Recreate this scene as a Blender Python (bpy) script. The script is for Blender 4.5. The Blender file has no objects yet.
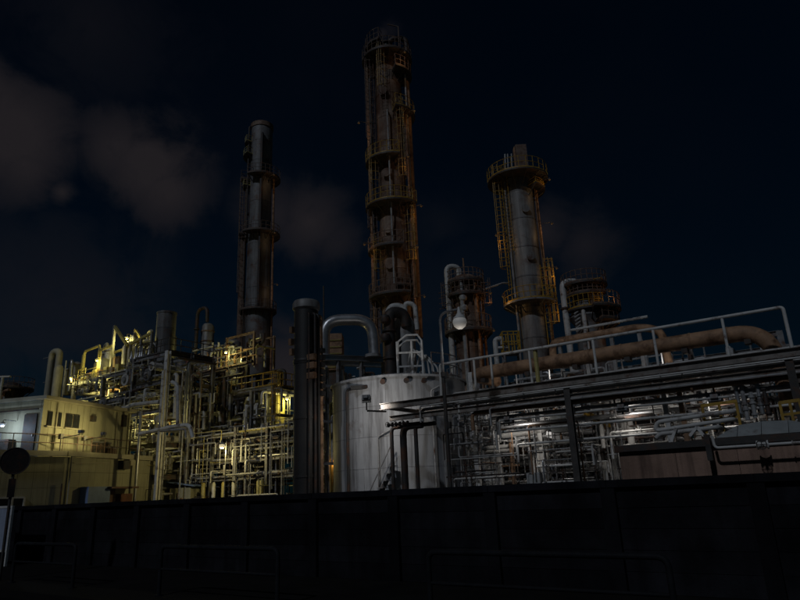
import bpy, math, random
from mathutils import Vector, Matrix

# ------------------------------------------------------------------ camera, sky, sun, exposure
scene = bpy.context.scene
C = scene.collection
R = math.radians
TH, RO, FPX, EYE = R(16.83), R(2.5), 628.0, 1.7
F0 = Vector((0, math.cos(TH), math.sin(TH)))
R0 = Vector((1, 0, 0)); U0 = Vector((0, -math.sin(TH), math.cos(TH)))
RX = R0*math.cos(RO) - U0*math.sin(RO)
UX = U0*math.cos(RO) + R0*math.sin(RO)
CAM = Vector((0, 0, EYE))
cd = bpy.data.cameras.new('camera'); cam = bpy.data.objects.new('camera', cd); C.objects.link(cam)
cd.sensor_width = 36; cd.lens = 36*FPX/800; cd.clip_end = 5000; cd.clip_start = 0.1
m = Matrix((RX, UX, -F0)).transposed().to_4x4(); m.translation = CAM
cam.matrix_world = m
scene.camera = cam

SUN_AZ, SUN_EL = R(-30), R(40)          # moonlight from behind the camera, to the left (azimuth of the source seen from the yard)
SKY_STRENGTH = 0.05
world = bpy.data.worlds.new('World'); scene.world = world; world.use_nodes = True
nt = world.node_tree; nt.nodes.clear()
N = nt.nodes.new; L = nt.links.new
wout = N('ShaderNodeOutputWorld'); wbg = N('ShaderNodeBackground'); L(wbg.outputs[0], wout.inputs[0])
sky = N('ShaderNodeTexSky'); sky.sky_type = 'NISHITA'; sky.sun_disc = False
sky.sun_elevation = SUN_EL; sky.sun_rotation = R(180)+SUN_AZ
tint = N('ShaderNodeMixRGB'); tint.blend_type = 'MULTIPLY'; tint.inputs[0].default_value = 1
L(sky.outputs[0], tint.inputs[1]); tint.inputs[2].default_value = (0.0045, 0.0185, 0.0275, 1)   # night: the same sky, dimmed
tcw = N('ShaderNodeTexCoord')
def pixdir(u, v):
    d = RX*((u-400)/FPX) + UX*((300-v)/FPX) + F0
    return d.normalized()
def wmath(op, a, b=None, c=None):
    n = N('ShaderNodeMath'); n.operation = op
    for i, x in enumerate((a, b, c)):
        if x is None: continue
        if isinstance(x, (int, float)): n.inputs[i].default_value = x
        else: L(x, n.inputs[i])
    return n.outputs[0]
wn = N('ShaderNodeTexNoise'); wn.inputs['Scale'].default_value = 5.5; wn.inputs['Detail'].default_value = 7; wn.inputs['Roughness'].default_value = 0.56
wn.inputs['Distortion'].default_value = 0.5
L(tcw.outputs['Generated'], wn.inputs['Vector'])
wn2 = N('ShaderNodeTexNoise'); wn2.inputs['Scale'].default_value = 2.2; wn2.inputs['Detail'].default_value = 4
L(tcw.outputs['Generated'], wn2.inputs['Vector'])
# the clouds of the photograph, each a soft bank in its own direction, broken up by noise; thin cloud everywhere else
wn3 = N('ShaderNodeTexNoise'); wn3.inputs['Scale'].default_value = 11; wn3.inputs['Detail'].default_value = 8; wn3.inputs['Roughness'].default_value = 0.6; wn3.inputs['Distortion'].default_value = .35
L(tcw.outputs['Generated'], wn3.inputs['Vector'])
banks = [(-8, 110, .075, .9), (12, 135, .085, 1.0), (25, 165, .06, .8), (118, 150, .06, .8), (150, 165, .075, 1.0), (165, 190, .06, .9), (62, 192, .022, .7), (275, 215, .06, .55), (310, 222, .065, .75), (335, 240, .05, .5), (60, 310, .16, .3),
         (20, 270, .09, .25), (545, 232, .055, .5), (585, 245, .06, .4), (285, 368, .085, .75), (440, 330, .2, .12), (383, 33, .012, .35), (90, 25, .12, .2), (390, 30, .02, .2), (440, 225, .05, .15)]
acc = None
for u, v, rad, amp in banks:
    d = pixdir(u, v)
    vm = N('ShaderNodeVectorMath'); vm.operation = 'DISTANCE'; L(tcw.outputs['Generated'], vm.inputs[0]); vm.inputs[1].default_value = d
    q = wmath('ADD', vm.outputs['Value'], wmath('MULTIPLY', wmath('SUBTRACT', wn3.outputs[0], 0.5), rad*2.4))
    mr = N('ShaderNodeMapRange'); mr.interpolation_type = 'SMOOTHERSTEP'; L(q, mr.inputs[0])
    mr.inputs[1].default_value = rad*1.5; mr.inputs[2].default_value = -rad*.1; mr.inputs[3].default_value = 0; mr.inputs[4].default_value = amp
    acc = mr.outputs[0] if acc is None else wmath('MAXIMUM', acc, mr.outputs[0])
mr = N('ShaderNodeMapRange'); L(wn2.outputs[0], mr.inputs[0]); mr.inputs[1].default_value = .48; mr.inputs[2].default_value = .8; mr.inputs[4].default_value = .12
thin = wmath('MULTIPLY', mr.outputs[0], wn.outputs[0])
cl = wmath('MINIMUM', wmath('ADD', wmath('MULTIPLY', acc, wmath('MULTIPLY_ADD', wn3.outputs[0], 2.5, -.12)), thin), 1.0)
cm = N('ShaderNodeMixRGB'); L(cl, cm.inputs[0]); L(tint.outputs[0], cm.inputs[1]); cm.inputs[2].default_value = (0.275, 0.24, 0.275, 1)
L(cm.outputs[0], wbg.inputs[0]); wbg.inputs[1].default_value = SKY_STRENGTH

sd = bpy.data.lights.new('moon', 'SUN'); sun = bpy.data.objects.new('moon', sd); C.objects.link(sun)
sd.energy = 0.38; sd.angle = R(2.0); sd.color = (0.80, 0.88, 1.0)
src = Vector((math.sin(SUN_AZ)*math.cos(SUN_EL), -math.cos(SUN_AZ)*math.cos(SUN_EL), math.sin(SUN_EL)))
sun.rotation_euler = src.to_track_quat('Z', 'Y').to_euler()
scene.view_settings.view_transform = 'Standard'; scene.view_settings.look = 'None'
scene.view_settings.exposure = 0; scene.view_settings.gamma = 1
scene.view_settings.use_curve_mapping = False
scene.cycles.use_denoising = True
scene.cycles.max_bounces = 4; scene.cycles.diffuse_bounces = 2; scene.cycles.glossy_bounces = 2
scene.cycles.sample_clamp_indirect = 1.0

# ------------------------------------------------------------------ placing
GA = R(34.2)
E = Vector((math.cos(GA), -math.sin(GA), 0))      # along the street, to the right and nearer
NN = Vector((math.sin(GA), math.cos(GA), 0))      # away from the street, into the plant
Z = Vector((0, 0, 1))
def ray(u, v): return RX*((u-400)/FPX) + UX*((300-v)/FPX) + F0
def atY(u, v, Y): d = ray(u, v); return CAM + d*(Y/d.y)
def atD(u, v, D): d = ray(u, v); return CAM + d*((D - NN.dot(CAM))/NN.dot(d))
def atZ(u, v, z): d = ray(u, v); return CAM + d*((z-EYE)/d.z)
def G(s, D, z=0.0): return E*s + NN*D + Z*z       # plant grid to world
def sD(p): return E.dot(p), NN.dot(p)
def pxm(p): return (p-CAM).dot(F0)/FPX            # metres per photo pixel at p

# ------------------------------------------------------------------ mesh helpers
class MB:
    def __init__(s): s.v = []; s.f = []; s.sm = []
    def quad(s, *idx, smooth=False): s.f.append(idx); s.sm.append(smooth)
    def ring(s, c, a, b, r, n, r2=None):
        i = len(s.v); r2 = r if r2 is None else r2
        for k in range(n):
            t = 2*math.pi*k/n; s.v.append(c + a*(math.cos(t)*r) + b*(math.sin(t)*r2))
        return i
    def cyl(s, p0, p1, r, n=10, r2=None, caps=True):
        p0, p1 = Vector(p0), Vector(p1); d = (p1-p0)
        if d.length < 1e-6: return s
        d.normalize(); a = d.orthogonal().normalized() if abs(d.z) < .99 else Vector((1, 0, 0)); b = d.cross(a).normalized(); a = b.cross(d)
        i = s.ring(p0, a, b, r, n); j = s.ring(p1, a, b, r if r2 is None else r2, n)
        for k in range(n): s.quad(i+k, i+(k+1) % n, j+(k+1) % n, j+k, smooth=True)
        if caps: s.f.append(tuple(range(i+n-1, i-1, -1))); s.sm.append(False); s.f.append(tuple(range(j, j+n))); s.sm.append(False)
        return s
    def tube(s, pts, r, n=10, bend=None, seg=5, caps=True, closed=False):
        P = [Vector(p) for p in pts]
        if bend:
            Q = [P[0]]
            for k in range(1, len(P)-1):
                a, b, c = P[k-1], P[k], P[k+1]
                u, w = (a-b), (c-b); m = min(bend, u.length*.48, w.length*.48)
                u.normalize(); w.normalize(); ang = u.angle(w, math.pi)
                if ang > 3.05: Q.append(b); continue
                p, q = b+u*m, b+w*m
                for t in range(seg+1):
                    t /= seg; Q.append(p*(1-t)**2 + b*2*t*(1-t) + q*t*t)
            Q.append(P[-1]); P = Q
        nP = len(P); T = []
        for k in range(nP):
            t = (P[(k+1) % nP]-P[k-1]) if closed else (P[min(k+1, nP-1)]-P[max(k-1, 0)])
            T.append(t.normalized())
        a = T[0].orthogonal().normalized(); idx = []
        for k in range(nP):
            a = (a - T[k]*a.dot(T[k])).normalized(); b = T[k].cross(a)
            idx.append(s.ring(P[k], a, b, r, n))
        rng = range(nP if closed else nP-1)
        for k in rng:
            i, j = idx[k], idx[(k+1) % nP]
            for q in range(n): s.quad(i+q, i+(q+1) % n, j+(q+1) % n, j+q, smooth=True)
        if caps and not closed:
            s.f.append(tuple(range(idx[0]+n-1, idx[0]-1, -1))); s.sm.append(False)
            s.f.append(tuple(range(idx[-1], idx[-1]+n))); s.sm.append(False)
        return s
    def box(s, c, sx, sy, sz, ax=None, ay=None, az=None):
        c = Vector(c); ax = (ax or E)*(sx/2); ay = (ay or NN)*(sy/2); az = (az or Z)*(sz/2); i = len(s.v)
        for k in range(8): s.v.append(c + ax*(1 if k & 1 else -1) + ay*(1 if k & 2 else -1) + az*(1 if k & 4 else -1))
        for q in ((0, 2, 3, 1), (4, 5, 7, 6), (0, 1, 5, 4), (2, 6, 7, 3), (0, 4, 6, 2), (1, 3, 7, 5)): s.quad(*[i+x for x in q])
        return s
    def bar(s, p0, p1, w, h, up=Z):
        p0, p1 = Vector(p0), Vector(p1); d = p1-p0; ln = d.length; d.normalize()
        u = up if abs(d.dot(up)) < .98 else E
        y = u.cross(d).normalized(); z = d.cross(y)
        return s.box((p0+p1)/2, ln, w, h, d, y, z)
    def ibeam(s, p0, p1, w, h, up=Z, t=None):
        p0, p1 = Vector(p0), Vector(p1); d = (p1-p0).normalized(); t = t or max(.012, h*.07)
        u = up if abs(d.dot(up)) < .98 else E
        y = u.cross(d).normalized(); z = d.cross(y)
        s.bar(p0+z*(h/2-t/2), p1+z*(h/2-t/2), w, t, u); s.bar(p0-z*(h/2-t/2), p1-z*(h/2-t/2), w, t, u)
        return s.bar(p0, p1, t*.8, h-2*t, u)
    def lathe(s, c, prof, n=24, a0=0, a1=2*math.pi, caps=True):
        c = Vector(c); full = abs(a1-a0-2*math.pi) < 1e-6; m = n if full else n+1; idx = []
        for r, z in prof:
            idx.append(len(s.v))
            for k in range(m):
                t = a0+(a1-a0)*k/n; s.v.append(c+Vector((math.cos(t)*r, math.sin(t)*r, z)))
        for q in range(len(prof)-1):
            for k in range(n):
                s.quad(idx[q]+k, idx[q]+(k+1) % m, idx[q+1]+(k+1) % m, idx[q+1]+k, smooth=True)
        if caps and full:
            if prof[0][0] > 1e-4: s.f.append(tuple(range(idx[0]+n-1, idx[0]-1, -1))); s.sm.append(False)
            if prof[-1][0] > 1e-4: s.f.append(tuple(range(idx[-1], idx[-1]+n))); s.sm.append(False)
        return s
    def sector(s, c, r0, r1, z0, z1, a0, a1, n=16):
        """solid ring sector"""
        c = Vector(c); full = abs(a1-a0-2*math.pi) < 1e-6; m = n if full else n+1; i = len(s.v)
        for r, z in ((r0, z0), (r1, z0), (r1, z1), (r0, z1)):
            for k in range(m):
                t = a0+(a1-a0)*k/n; s.v.append(c+Vector((math.cos(t)*r, math.sin(t)*r, z)))
        for q in range(4):
            A, B = i+q*m, i+((q+1) % 4)*m
            for k in range(n): s.quad(A+k, A+(k+1) % m, B+(k+1) % m, B+k, smooth=q in (1, 3))
        if not full:
            s.quad(i, i+3*m, i+2*m, i+m); s.quad(i+n, i+m+n, i+2*m+n, i+3*m+n)
        return s
    def build(s, name, mat, parent=None):
        me = bpy.data.meshes.new(name); o = bpy.data.objects.new(name, me); C.objects.link(o)
        org = ORG.get(parent, Vector((0, 0, 0))) if parent else Vector((0, 0, 0))
        me.from_pydata([tuple(v-org) for v in s.v], [], s.f)
        me.polygons.foreach_set('use_smooth', s.sm); me.set_sharp_from_angle(angle=R(42)); me.update()
        me.materials.append(M[mat])
        if parent: o.parent = parent
        ORG[o] = org
        return o
ORG = {}
def thing(name, label, cat, loc, group=None):
    o = bpy.data.objects.new(name, None); C.objects.link(o); o.location = loc; ORG[o] = Vector(loc); o.empty_display_size = .3
    o['label'] = label; o['category'] = cat
    if group: o['group'] = group
    return o
def tag(o, label, cat, group=None):
    o['label'] = label; o['category'] = cat
    if group: o['group'] = group
    return o
def base(p): return Vector((p.x, p.y, 0))

# ------------------------------------------------------------------ materials
M = {}
RUST = (0.085, 0.035, 0.016)
def mat(name, col, rough=.55, metal=0.0, var=.25, scale=3.0, rust=0.0, streak=0.0, bump=.15, bscale=20, rustcol=RUST, streakcol=(.06, .05, .045)):
    mm = bpy.data.materials.new(name); mm.use_nodes = True; t = mm.node_tree; b = t.nodes['Principled BSDF']
    n = t.nodes.new; l = t.links.new
    tc = n('ShaderNodeTexCoord'); no = n('ShaderNodeTexNoise'); no.inputs['Scale'].default_value = scale; no.inputs['Detail'].default_value = 6; no.inputs['Roughness'].default_value = .62
    l(tc.outputs['Object'], no.inputs['Vector'])
    oi = n('ShaderNodeObjectInfo')
    rp = n('ShaderNodeMapRange'); l(no.outputs[0], rp.inputs[0]); rp.inputs[1].default_value = .3; rp.inputs[2].default_value = .7
    mx = n('ShaderNodeMixRGB'); l(rp.outputs[0], mx.inputs[0])
    mx.inputs[1].default_value = tuple(c*(1-var) for c in col)+(1,); mx.inputs[2].default_value = tuple(min(.9, c*(1+var)) for c in col)+(1,)
    hv = n('ShaderNodeHueSaturation'); l(mx.outputs[0], hv.inputs['Color'])
    rr = n('ShaderNodeMapRange'); l(oi.outputs['Random'], rr.inputs[0]); rr.inputs[3].default_value = 1-var*.7; rr.inputs[4].default_value = 1+var*.5; l(rr.outputs[0], hv.inputs['Value'])
    out = hv.outputs[0]
    if streak:
        mp = n('ShaderNodeMapping'); mp.inputs['Scale'].default_value = (2.2, 2.2, .16); l(tc.outputs['Object'], mp.inputs[0])
        ns = n('ShaderNodeTexNoise'); ns.inputs['Scale'].default_value = 1.6; ns.inputs['Detail'].default_value = 7; ns.inputs['Roughness'].default_value = .65; l(mp.outputs[0], ns.inputs['Vector'])
        rs = n('ShaderNodeMapRange'); l(ns.outputs[0], rs.inputs[0]); rs.inputs[1].default_value = .47; rs.inputs[2].default_value = .72; rs.inputs[4].default_value = streak
        ms = n('ShaderNodeMixRGB'); l(rs.outputs[0], ms.inputs[0]); l(out, ms.inputs[1]); ms.inputs[2].default_value = streakcol+(1,); out = ms.outputs[0]
    if rust:
        nr = n('ShaderNodeTexNoise'); nr.inputs['Scale'].default_value = scale*.8; nr.inputs['Detail'].default_value = 9; nr.inputs['Roughness'].default_value = .7
        ad = n('ShaderNodeVectorMath'); ad.operation = 'ADD'; ad.inputs[1].default_value = (7.3, 1.1, 4.2); l(tc.outputs['Object'], ad.inputs[0]); l(ad.outputs[0], nr.inputs['Vector'])
        r2 = n('ShaderNodeMapRange'); l(nr.outputs[0], r2.inputs[0]); r2.inputs[1].default_value = .62-rust*.3; r2.inputs[2].default_value = .75-rust*.2
        m2 = n('ShaderNodeMixRGB'); l(r2.outputs[0], m2.inputs[0]); l(out, m2.inputs[1]); m2.inputs[2].default_value = rustcol+(1,); out = m2.outputs[0]
    l(out, b.inputs['Base Color'])
    rg = n('ShaderNodeMapRange'); l(no.outputs[0], rg.inputs[0]); rg.inputs[3].default_value = max(0, rough-.12); rg.inputs[4].default_value = min(1, rough+.15); l(rg.outputs[0], b.inputs['Roughness'])
    b.inputs['Metallic'].default_value = metal
    if bump:
        nb = n('ShaderNodeTexNoise'); nb.inputs['Scale'].default_value = bscale; nb.inputs['Detail'].default_value = 4; l(tc.outputs['Object'], nb.inputs['Vector'])
        bp = n('ShaderNodeBump'); bp.inputs['Strength'].default_value = bump; bp.inputs['Distance'].default_value = .02; l(nb.outputs[0], bp.inputs['Height']); l(bp.outputs[0], b.inputs['Normal'])
    M[name] = mm
    return mm
def emit(name, col, k):
    mm = bpy.data.materials.new(name); mm.use_nodes = True; b = mm.node_tree.nodes['Principled BSDF']
    b.inputs['Base Color'].default_value = tuple(min(1, c) for c in col)+(1,); b.inputs['Emission Color'].default_value = col+(1,); b.inputs['Emission Strength'].default_value = k
    M[name] = mm
mat('asphalt', (.012, .0115, .011), .85, var=.3, scale=2, bump=.5, bscale=60)
mat('paving', (.012, .011, .0105), .8, var=.25, scale=1.5, bump=.3, bscale=40)
mat('yard', (.10, .09, .08), .9, var=.35, scale=.7, bump=.6, bscale=14)
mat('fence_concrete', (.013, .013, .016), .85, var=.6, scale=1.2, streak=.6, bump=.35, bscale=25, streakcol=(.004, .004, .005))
mat('brown_concrete', (.36, .235, .18), .85, var=.3, scale=1.0, streak=.75, bump=.35, bscale=18, streakcol=(.05, .035, .03))
mat('cream', (.35, .335, .235), .75, var=.12, scale=.9, streak=.4, bump=.12, streakcol=(.13, .11, .08))
mat('cream_trim', (.38, .35, .26), .7, var=.12, scale=2)
mat('shed_blue', (.36, .42, .55), .6, var=.15, scale=1.2, streak=.3)
mat('blue_roof', (.17, .24, .42), .55, var=.2, scale=2)
mat('tank_white', (.38, .385, .40), .5, var=.14, scale=.8, streak=.95, rust=.1, bump=.06, bscale=5, streakcol=(.09, .085, .085))
mat('shell_grey', (.15, .15, .155), .55, var=.25, scale=.9, streak=.8, rust=.35, bump=.1, bscale=8, streakcol=(.05, .04, .035))
mat('shell_rust', (.23, .165, .125), .7, var=.35, scale=.8, streak=.8, rust=.7, bump=.15, bscale=8, streakcol=(.06, .04, .028))
mat('shell_pale', (.22, .215, .21), .5, var=.2, scale=.9, streak=.8, rust=.25, bump=.08, bscale=8, streakcol=(.07, .05, .04))
mat('pipe_white', (.52, .51, .49), .45, var=.18, scale=2.5, rust=.3)
mat('pipe_grey', (.30, .30, .30), .5, var=.3, scale=2.5, rust=.35)
mat('pipe_clad', (.45, .45, .46), .36, metal=.75, var=.22, scale=2.0, rust=.1, bump=.1, bscale=6)
mat('pipe_dark', (.035, .032, .031), .6, var=.4, scale=2.5, rust=.5)
mat('pipe_brown', (.30, .175, .10), .7, var=.45, scale=2.6, rust=.45, bump=.2, rustcol=(.10, .045, .02))
mat('pipe_red', (.13, .05, .03), .65, var=.3, scale=3, rust=.4)
mat('steel_white', (.62, .61, .59), .5, var=.15, scale=3, rust=.28)
mat('steel_grey', (.20, .20, .205), .55, var=.25, scale=3, rust=.4)
mat('steel_dark', (.05, .046, .043), .6, var=.4, scale=3, rust=.45)
mat('steel_brown', (.17, .12, .095), .65, var=.35, scale=3, rust=.5)
mat('yellow', (.40, .24, .03), .5, var=.2, scale=4, rust=.3)
mat('bridge_steel', (.25, .225, .205), .65, var=.35, scale=3, rust=.4)
mat('rail_steel', (.016, .017, .020), .6, var=.3, scale=5)
mat('stack_black', (.022, .021, .021), .55, var=.35, scale=1.2, streak=.5, streakcol=(.05, .03, .02))
mat('yellow_pale', (.42, .36, .13), .5, var=.2, scale=4, rust=.25)
mat('cable_box', (.36, .38, .38), .5, var=.15, scale=3, rust=.15)
mat('glass_dark', (.02, .022, .025), .12, var=.1, bump=0)
mat('black', (.02, .02, .02), .5, var=.2)
mat('sign_back', (.022, .016, .015), .5, var=.25, scale=4, rust=.35)
mat('opal', (.62, .62, .60), .25, var=.05, bump=0)
mat('door_brown', (.10, .05, .035), .6, var=.2)
emit('lamp_warm', (1, .86, .52), 0.5)
emit('lamp_globe', (1, .95, .88), 0.05)
emit('lamp_small', (1, .55, .2), 0.02); M['lamp_small'].node_tree.nodes['Principled BSDF'].inputs['Base Color'].default_value = (.03, .02, .01, 1)
emit('lamp_sodium', (1, .40, .07), 0.32)
emit('lamp_cool', (.72, .84, 1), 0.3)
emit('lamp_green', (1, .88, .36), 0.4)

for k in ('fence_concrete', 'paving', 'asphalt', 'yard', 'brown_concrete', 'rail_steel'): M[k].node_tree.nodes['Principled BSDF'].inputs['Specular IOR Level'].default_value = .08
rnd = random.Random(11)
# ------------------------------------------------------------------ setting: ground, street, pavement
def sheet(name, mt, s0, s1, d0, d1, z, thick=None):
    b = MB()
    if thick: b.box(G((s0+s1)/2, (d0+d1)/2, z-thick/2), s1-s0, d1-d0, thick)
    else:
        i = len(b.v)
        for s, d in ((s0, d0), (s1, d0), (s1, d1), (s0, d1)): b.v.append(G(s, d, z))
        b.quad(i, i+1, i+2, i+3)
    o = b.build(name, mt); o['kind'] = 'structure'; return o
sheet('ground', 'yard', -1500, 1500, -1500, 1500, -0.02)
sheet('road', 'asphalt', -200, 200, -6, 6.6, 0.0)
pv = sheet('pavement', 'paving', -200, 200, 6.8, 10.1, .12, .16)
kb = MB(); kb.box(G(0, 6.7, .05), 400, .2, .16); o = kb.build('kerb', 'paving'); o['kind'] = 'structure'

# ------------------------------------------------------------------ boundary wall of concrete slabs between posts
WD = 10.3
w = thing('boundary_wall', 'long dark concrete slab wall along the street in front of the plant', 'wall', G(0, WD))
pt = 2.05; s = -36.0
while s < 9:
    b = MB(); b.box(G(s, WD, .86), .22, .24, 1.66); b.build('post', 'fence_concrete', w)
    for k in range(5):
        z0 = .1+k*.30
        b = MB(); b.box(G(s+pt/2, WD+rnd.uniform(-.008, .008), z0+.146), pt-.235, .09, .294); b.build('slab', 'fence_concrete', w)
    b = MB(); b.box(G(s+pt/2, WD+.02, .86), pt-.2, .03, 1.56); b.build('core', 'fence_concrete', w)  # unseen backing board added to block light through the slab gaps
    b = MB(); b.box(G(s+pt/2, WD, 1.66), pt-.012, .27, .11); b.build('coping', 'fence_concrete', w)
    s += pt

# guard rails on the pavement edge
def guard_rail(u0, u1, v0, label):
    D = 7.35
    p0 = atD(u0, v0, D); p1 = atD(u1, v0, D); s0, s1 = sD(p0)[0], sD(p1)[0]; zt = .92
    t = thing('guard_rail', label, 'guard rail', G((s0+s1)/2, D, .12), 'pipe guard rails on the pavement')
    b = MB(); b.tube([G(s0, D, .1), G(s0, D, zt), G(s1, D, zt), G(s1, D, .1)], .035, 12, bend=.12); b.build('hoop', 'rail_steel', t)
    b = MB(); b.cyl(G(s0+.03, D, .55), G(s1-.03, D, .55), .022, 10); b.build('cross_rail', 'rail_steel', t)
    for q in (s0, s1):
        b = MB(); b.cyl(G(q, D, .12), G(q, D, .14), .075, 14); b.build('foot_plate', 'rail_steel', t)
guard_rail(17, 77, 538, 'short pipe guard rail nearest the round sign')
guard_rail(162, 278, 543, 'pipe guard rail in the middle, left of the black stack')
guard_rail(428, 666, 550, 'widest pipe guard rail, at the right below the tank')

# round sign on a post at the left, back to the light
p = atD(15, 461, 7.45); sp = base(p)
t = thing('road_sign', 'dark round road sign on a thin post at the left edge', 'road sign', sp+Z*.12)
toc = (CAM-p); toc.z = 0; toc.normalize()
b = MB(); b.cyl(sp+Z*.1, Vector((p.x, p.y, p.z+.30)), .034, 12); b.build('post', 'steel_dark', t)
q = p+toc*.045; side = toc.cross(Z)
b = MB(); b.cyl(q-toc*.012, q+toc*.012, .305, 40); disc = b.build('disc', 'sign_back', t)
b = MB(); b.tube([q+toc*.012+side*(math.cos(a)*.305)+Z*(math.sin(a)*.305) for a in [2*math.pi*k/40 for k in range(40)]], .012, 6, closed=True); b.build('rim', 'steel_dark', disc)
b = MB(); b.box(p-Z*.62+toc*.045, .15, .02, .42, side, toc, Z); b.build('plate', 'sign_back', t)
for dz in (-.12, .12):
    b = MB(); b.box(p+Z*dz-toc*.0, .14, .07, .035, side, toc, Z); b.build('clamp', 'steel_dark', t)

# framed notice board at the left edge of the picture
D = 9.2; a = atD(-16, 508, D); c = atD(7, 552, D); s0, s1 = sD(a)[0], sD(c)[0]; zt = atD(7, 507, D).z; zb = atD(7, 551, D).z
t = thing('notice_board', 'pale metal framed board at the very left edge before the wall', 'notice board', G((s0+s1)/2, D, .12))
b = MB(); b.box(G((s0+s1)/2, D, (zt+zb)/2), s1-s0-.08, .03, zt-zb-.06); b.build('face', 'shed_blue', t)
for q in (s0, s1):
    b = MB(); b.box(G(q, D, (zt+.1)/2), .07, .06, zt-.1); b.build('post', 'steel_white', t)
for z in (zt, zb):
    b = MB(); b.box(G((s0+s1)/2, D, z), s1-s0+.07, .064, .06); b.build('frame_rail', 'steel_white', t)

# ------------------------------------------------------------------ lamps
def point(parent, pos, col, watts, rad=.12):
    ld = bpy.data.lights.new('lamp_light', 'POINT'); lo = bpy.data.objects.new('lamp_light', ld); C.objects.link(lo)
    ld.color = col; ld.energy = watts; ld.shadow_soft_size = rad; lo.parent = parent; lo.location = Vector(pos)-ORG[parent]
WARM, SOD, COOL, GREEN, NEUT = (1, .83, .34), (1, .48, .14), (.60, .76, 1), (1, .87, .26), (1, .95, .88)
def bulkhead(pos, label, mt, col, watts, arm=None, r=.16, bulb=None, foot=0.0):
    """a well-glass lamp on a short arm: cap, glass, cage bars"""
    pos = Vector(pos); t = thing('plant_lamp', label, 'lamp', pos, 'lit lamps in the plant')
    if arm: b = MB(); b.tube([pos+Z*r*1.1, pos+Z*(r*2.2), pos+Z*(r*2.2)+Vector(arm)], r*.16, 8, bend=.1); b.build('arm', 'steel_grey', t)
    else:
        q = pos+NN*.35; b = MB(); b.tube([pos+Z*r*1.1, pos+Z*(r*2.6), q+Z*(r*2.6), Vector((q.x, q.y, foot))], .035, 8, bend=.14); b.build('post', 'steel_grey', t)
    b = MB(); b.lathe(pos, [(r*.35, r*1.25), (r*.6, r*1.1), (r*1.25, r*.55), (r*1.3, r*.5), (r*.9, r*.5)], 16); b.build('cap', 'steel_grey', t)
    rb = bulb or r
    b = MB(); b.lathe(pos, [(.001, -rb), (rb*.6, -rb*.8), (rb*.95, -rb*.25), (rb*.95, rb*.25), (rb*.7, rb*.5)], 16, caps=False); b.build('glass', mt, t)
    point(t, pos-Z*(r*1.6), col, watts)
    return t

# ------------------------------------------------------------------ shared builders
def rails(parent, pts, h=1.05, mt='steel_grey', r=.022, step=1.2, name='handrail', closed=False, posts=True, toe=True):
    """guard rail along deck points: top rail, knee rail, posts, toe board"""
    b = MB()
    for z in (h, h*.52): b.tube([p+Z*z for p in pts], r, 6, closed=closed)
    seq = list(pts)+([pts[0]] if closed else [])
    for k in range(len(seq)-1):
        d = seq[k+1]-seq[k]; n = max(1, round(d.length/step))
        for i in range(n): b.cyl(seq[k]+d*(i/n), seq[k]+d*(i/n)+Z*h, r, 6)
        if toe: b.bar(seq[k]+Z*.06, seq[k+1]+Z*.06, .012, .12)
    if not closed: b.cyl(seq[-1], seq[-1]+Z*h, r, 6)
    return b.build(name, mt, parent)
def arc(c, r, z, a0, a1, n): return [Vector((c.x+math.cos(R(a0+(a1-a0)*k/n))*r, c.y+math.sin(R(a0+(a1-a0)*k/n))*r, z)) for k in range(n+1)]
def platform(root, c, r0, r1, z, a0, a1, mt='steel_dark', rmt='steel_brown', hr=1.1, rr=.028):
    full = abs(a1-a0) >= 359.9; n = max(6, round(abs(a1-a0)/14))
    b = MB(); b.sector(Vector((c.x, c.y, 0)), r0, r1, z-.14, z, R(a0), R(a1) if not full else R(a0)+2*math.pi, n)
    pl = b.build('platform', mt, root)
    pts = arc(c, r1-.04, z, a0, a1, n)
    if full: pts = pts[:-1]
    elif r1-r0 > .3:
        pts = [Vector((c.x+math.cos(R(a0))*r0, c.y+math.sin(R(a0))*r0, z))]+pts+[Vector((c.x+math.cos(R(a1))*r0, c.y+math.sin(R(a1))*r0, z))]
    rails(pl, pts, hr, rmt, rr, closed=full)
    for k in range(0, n+1, 2):
        a = R(a0+(a1-a0)*k/n); d = Vector((math.cos(a), math.sin(a), 0))
        b = MB(); o0 = Vector((c.x, c.y, 0)); b.bar(o0+d*(r0-.02)+Z*(z-.9), o0+d*(r1-.1)+Z*(z-.15), .07, .07); b.build('bracket', mt, pl)
    return pl
def ladder(root, c, r, ang, z0, z1, mt='yellow', rmt=None, w=.5, cage=True, rr=.026):
    a = R(ang); d = Vector((math.cos(a), math.sin(a), 0)); t = Vector((-math.sin(a), math.cos(a), 0)); o0 = Vector((c.x, c.y, 0))
    b = MB()
    for q in (-1, 1): b.bar(o0+d*r+t*(q*w/2)+Z*z0, o0+d*r+t*(q*w/2)+Z*z1, .03, .07, d)
    z = z0+.2
    while z < z1: b.cyl(o0+d*r-t*(w/2)+Z*z, o0+d*r+t*(w/2)+Z*z, .016, 5, caps=False); z += .33
    la = b.build('ladder', mt, root)
    if cage:
        z = z0+2.1
        def hoop(z): return [o0+d*(r+.02+.72*math.sin(R(x)))+t*(-.42*math.cos(R(x)))+Z*z for x in range(0, 181, 22)]
        b = MB()
        while z < z1: b.tube(hoop(z), rr, 5, caps=False); z += .8
        for x in (30, 65, 90, 115, 150): b.cyl(o0+d*(r+.02+.72*math.sin(R(x)))+t*(-.42*math.cos(R(x)))+Z*(z0+2.1), o0+d*(r+.02+.72*math.sin(R(x)))+t*(-.42*math.cos(R(x)))+Z*z1, rr*.8, 5)
        b.build('safety_cage', rmt or mt, la)
    return la
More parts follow.
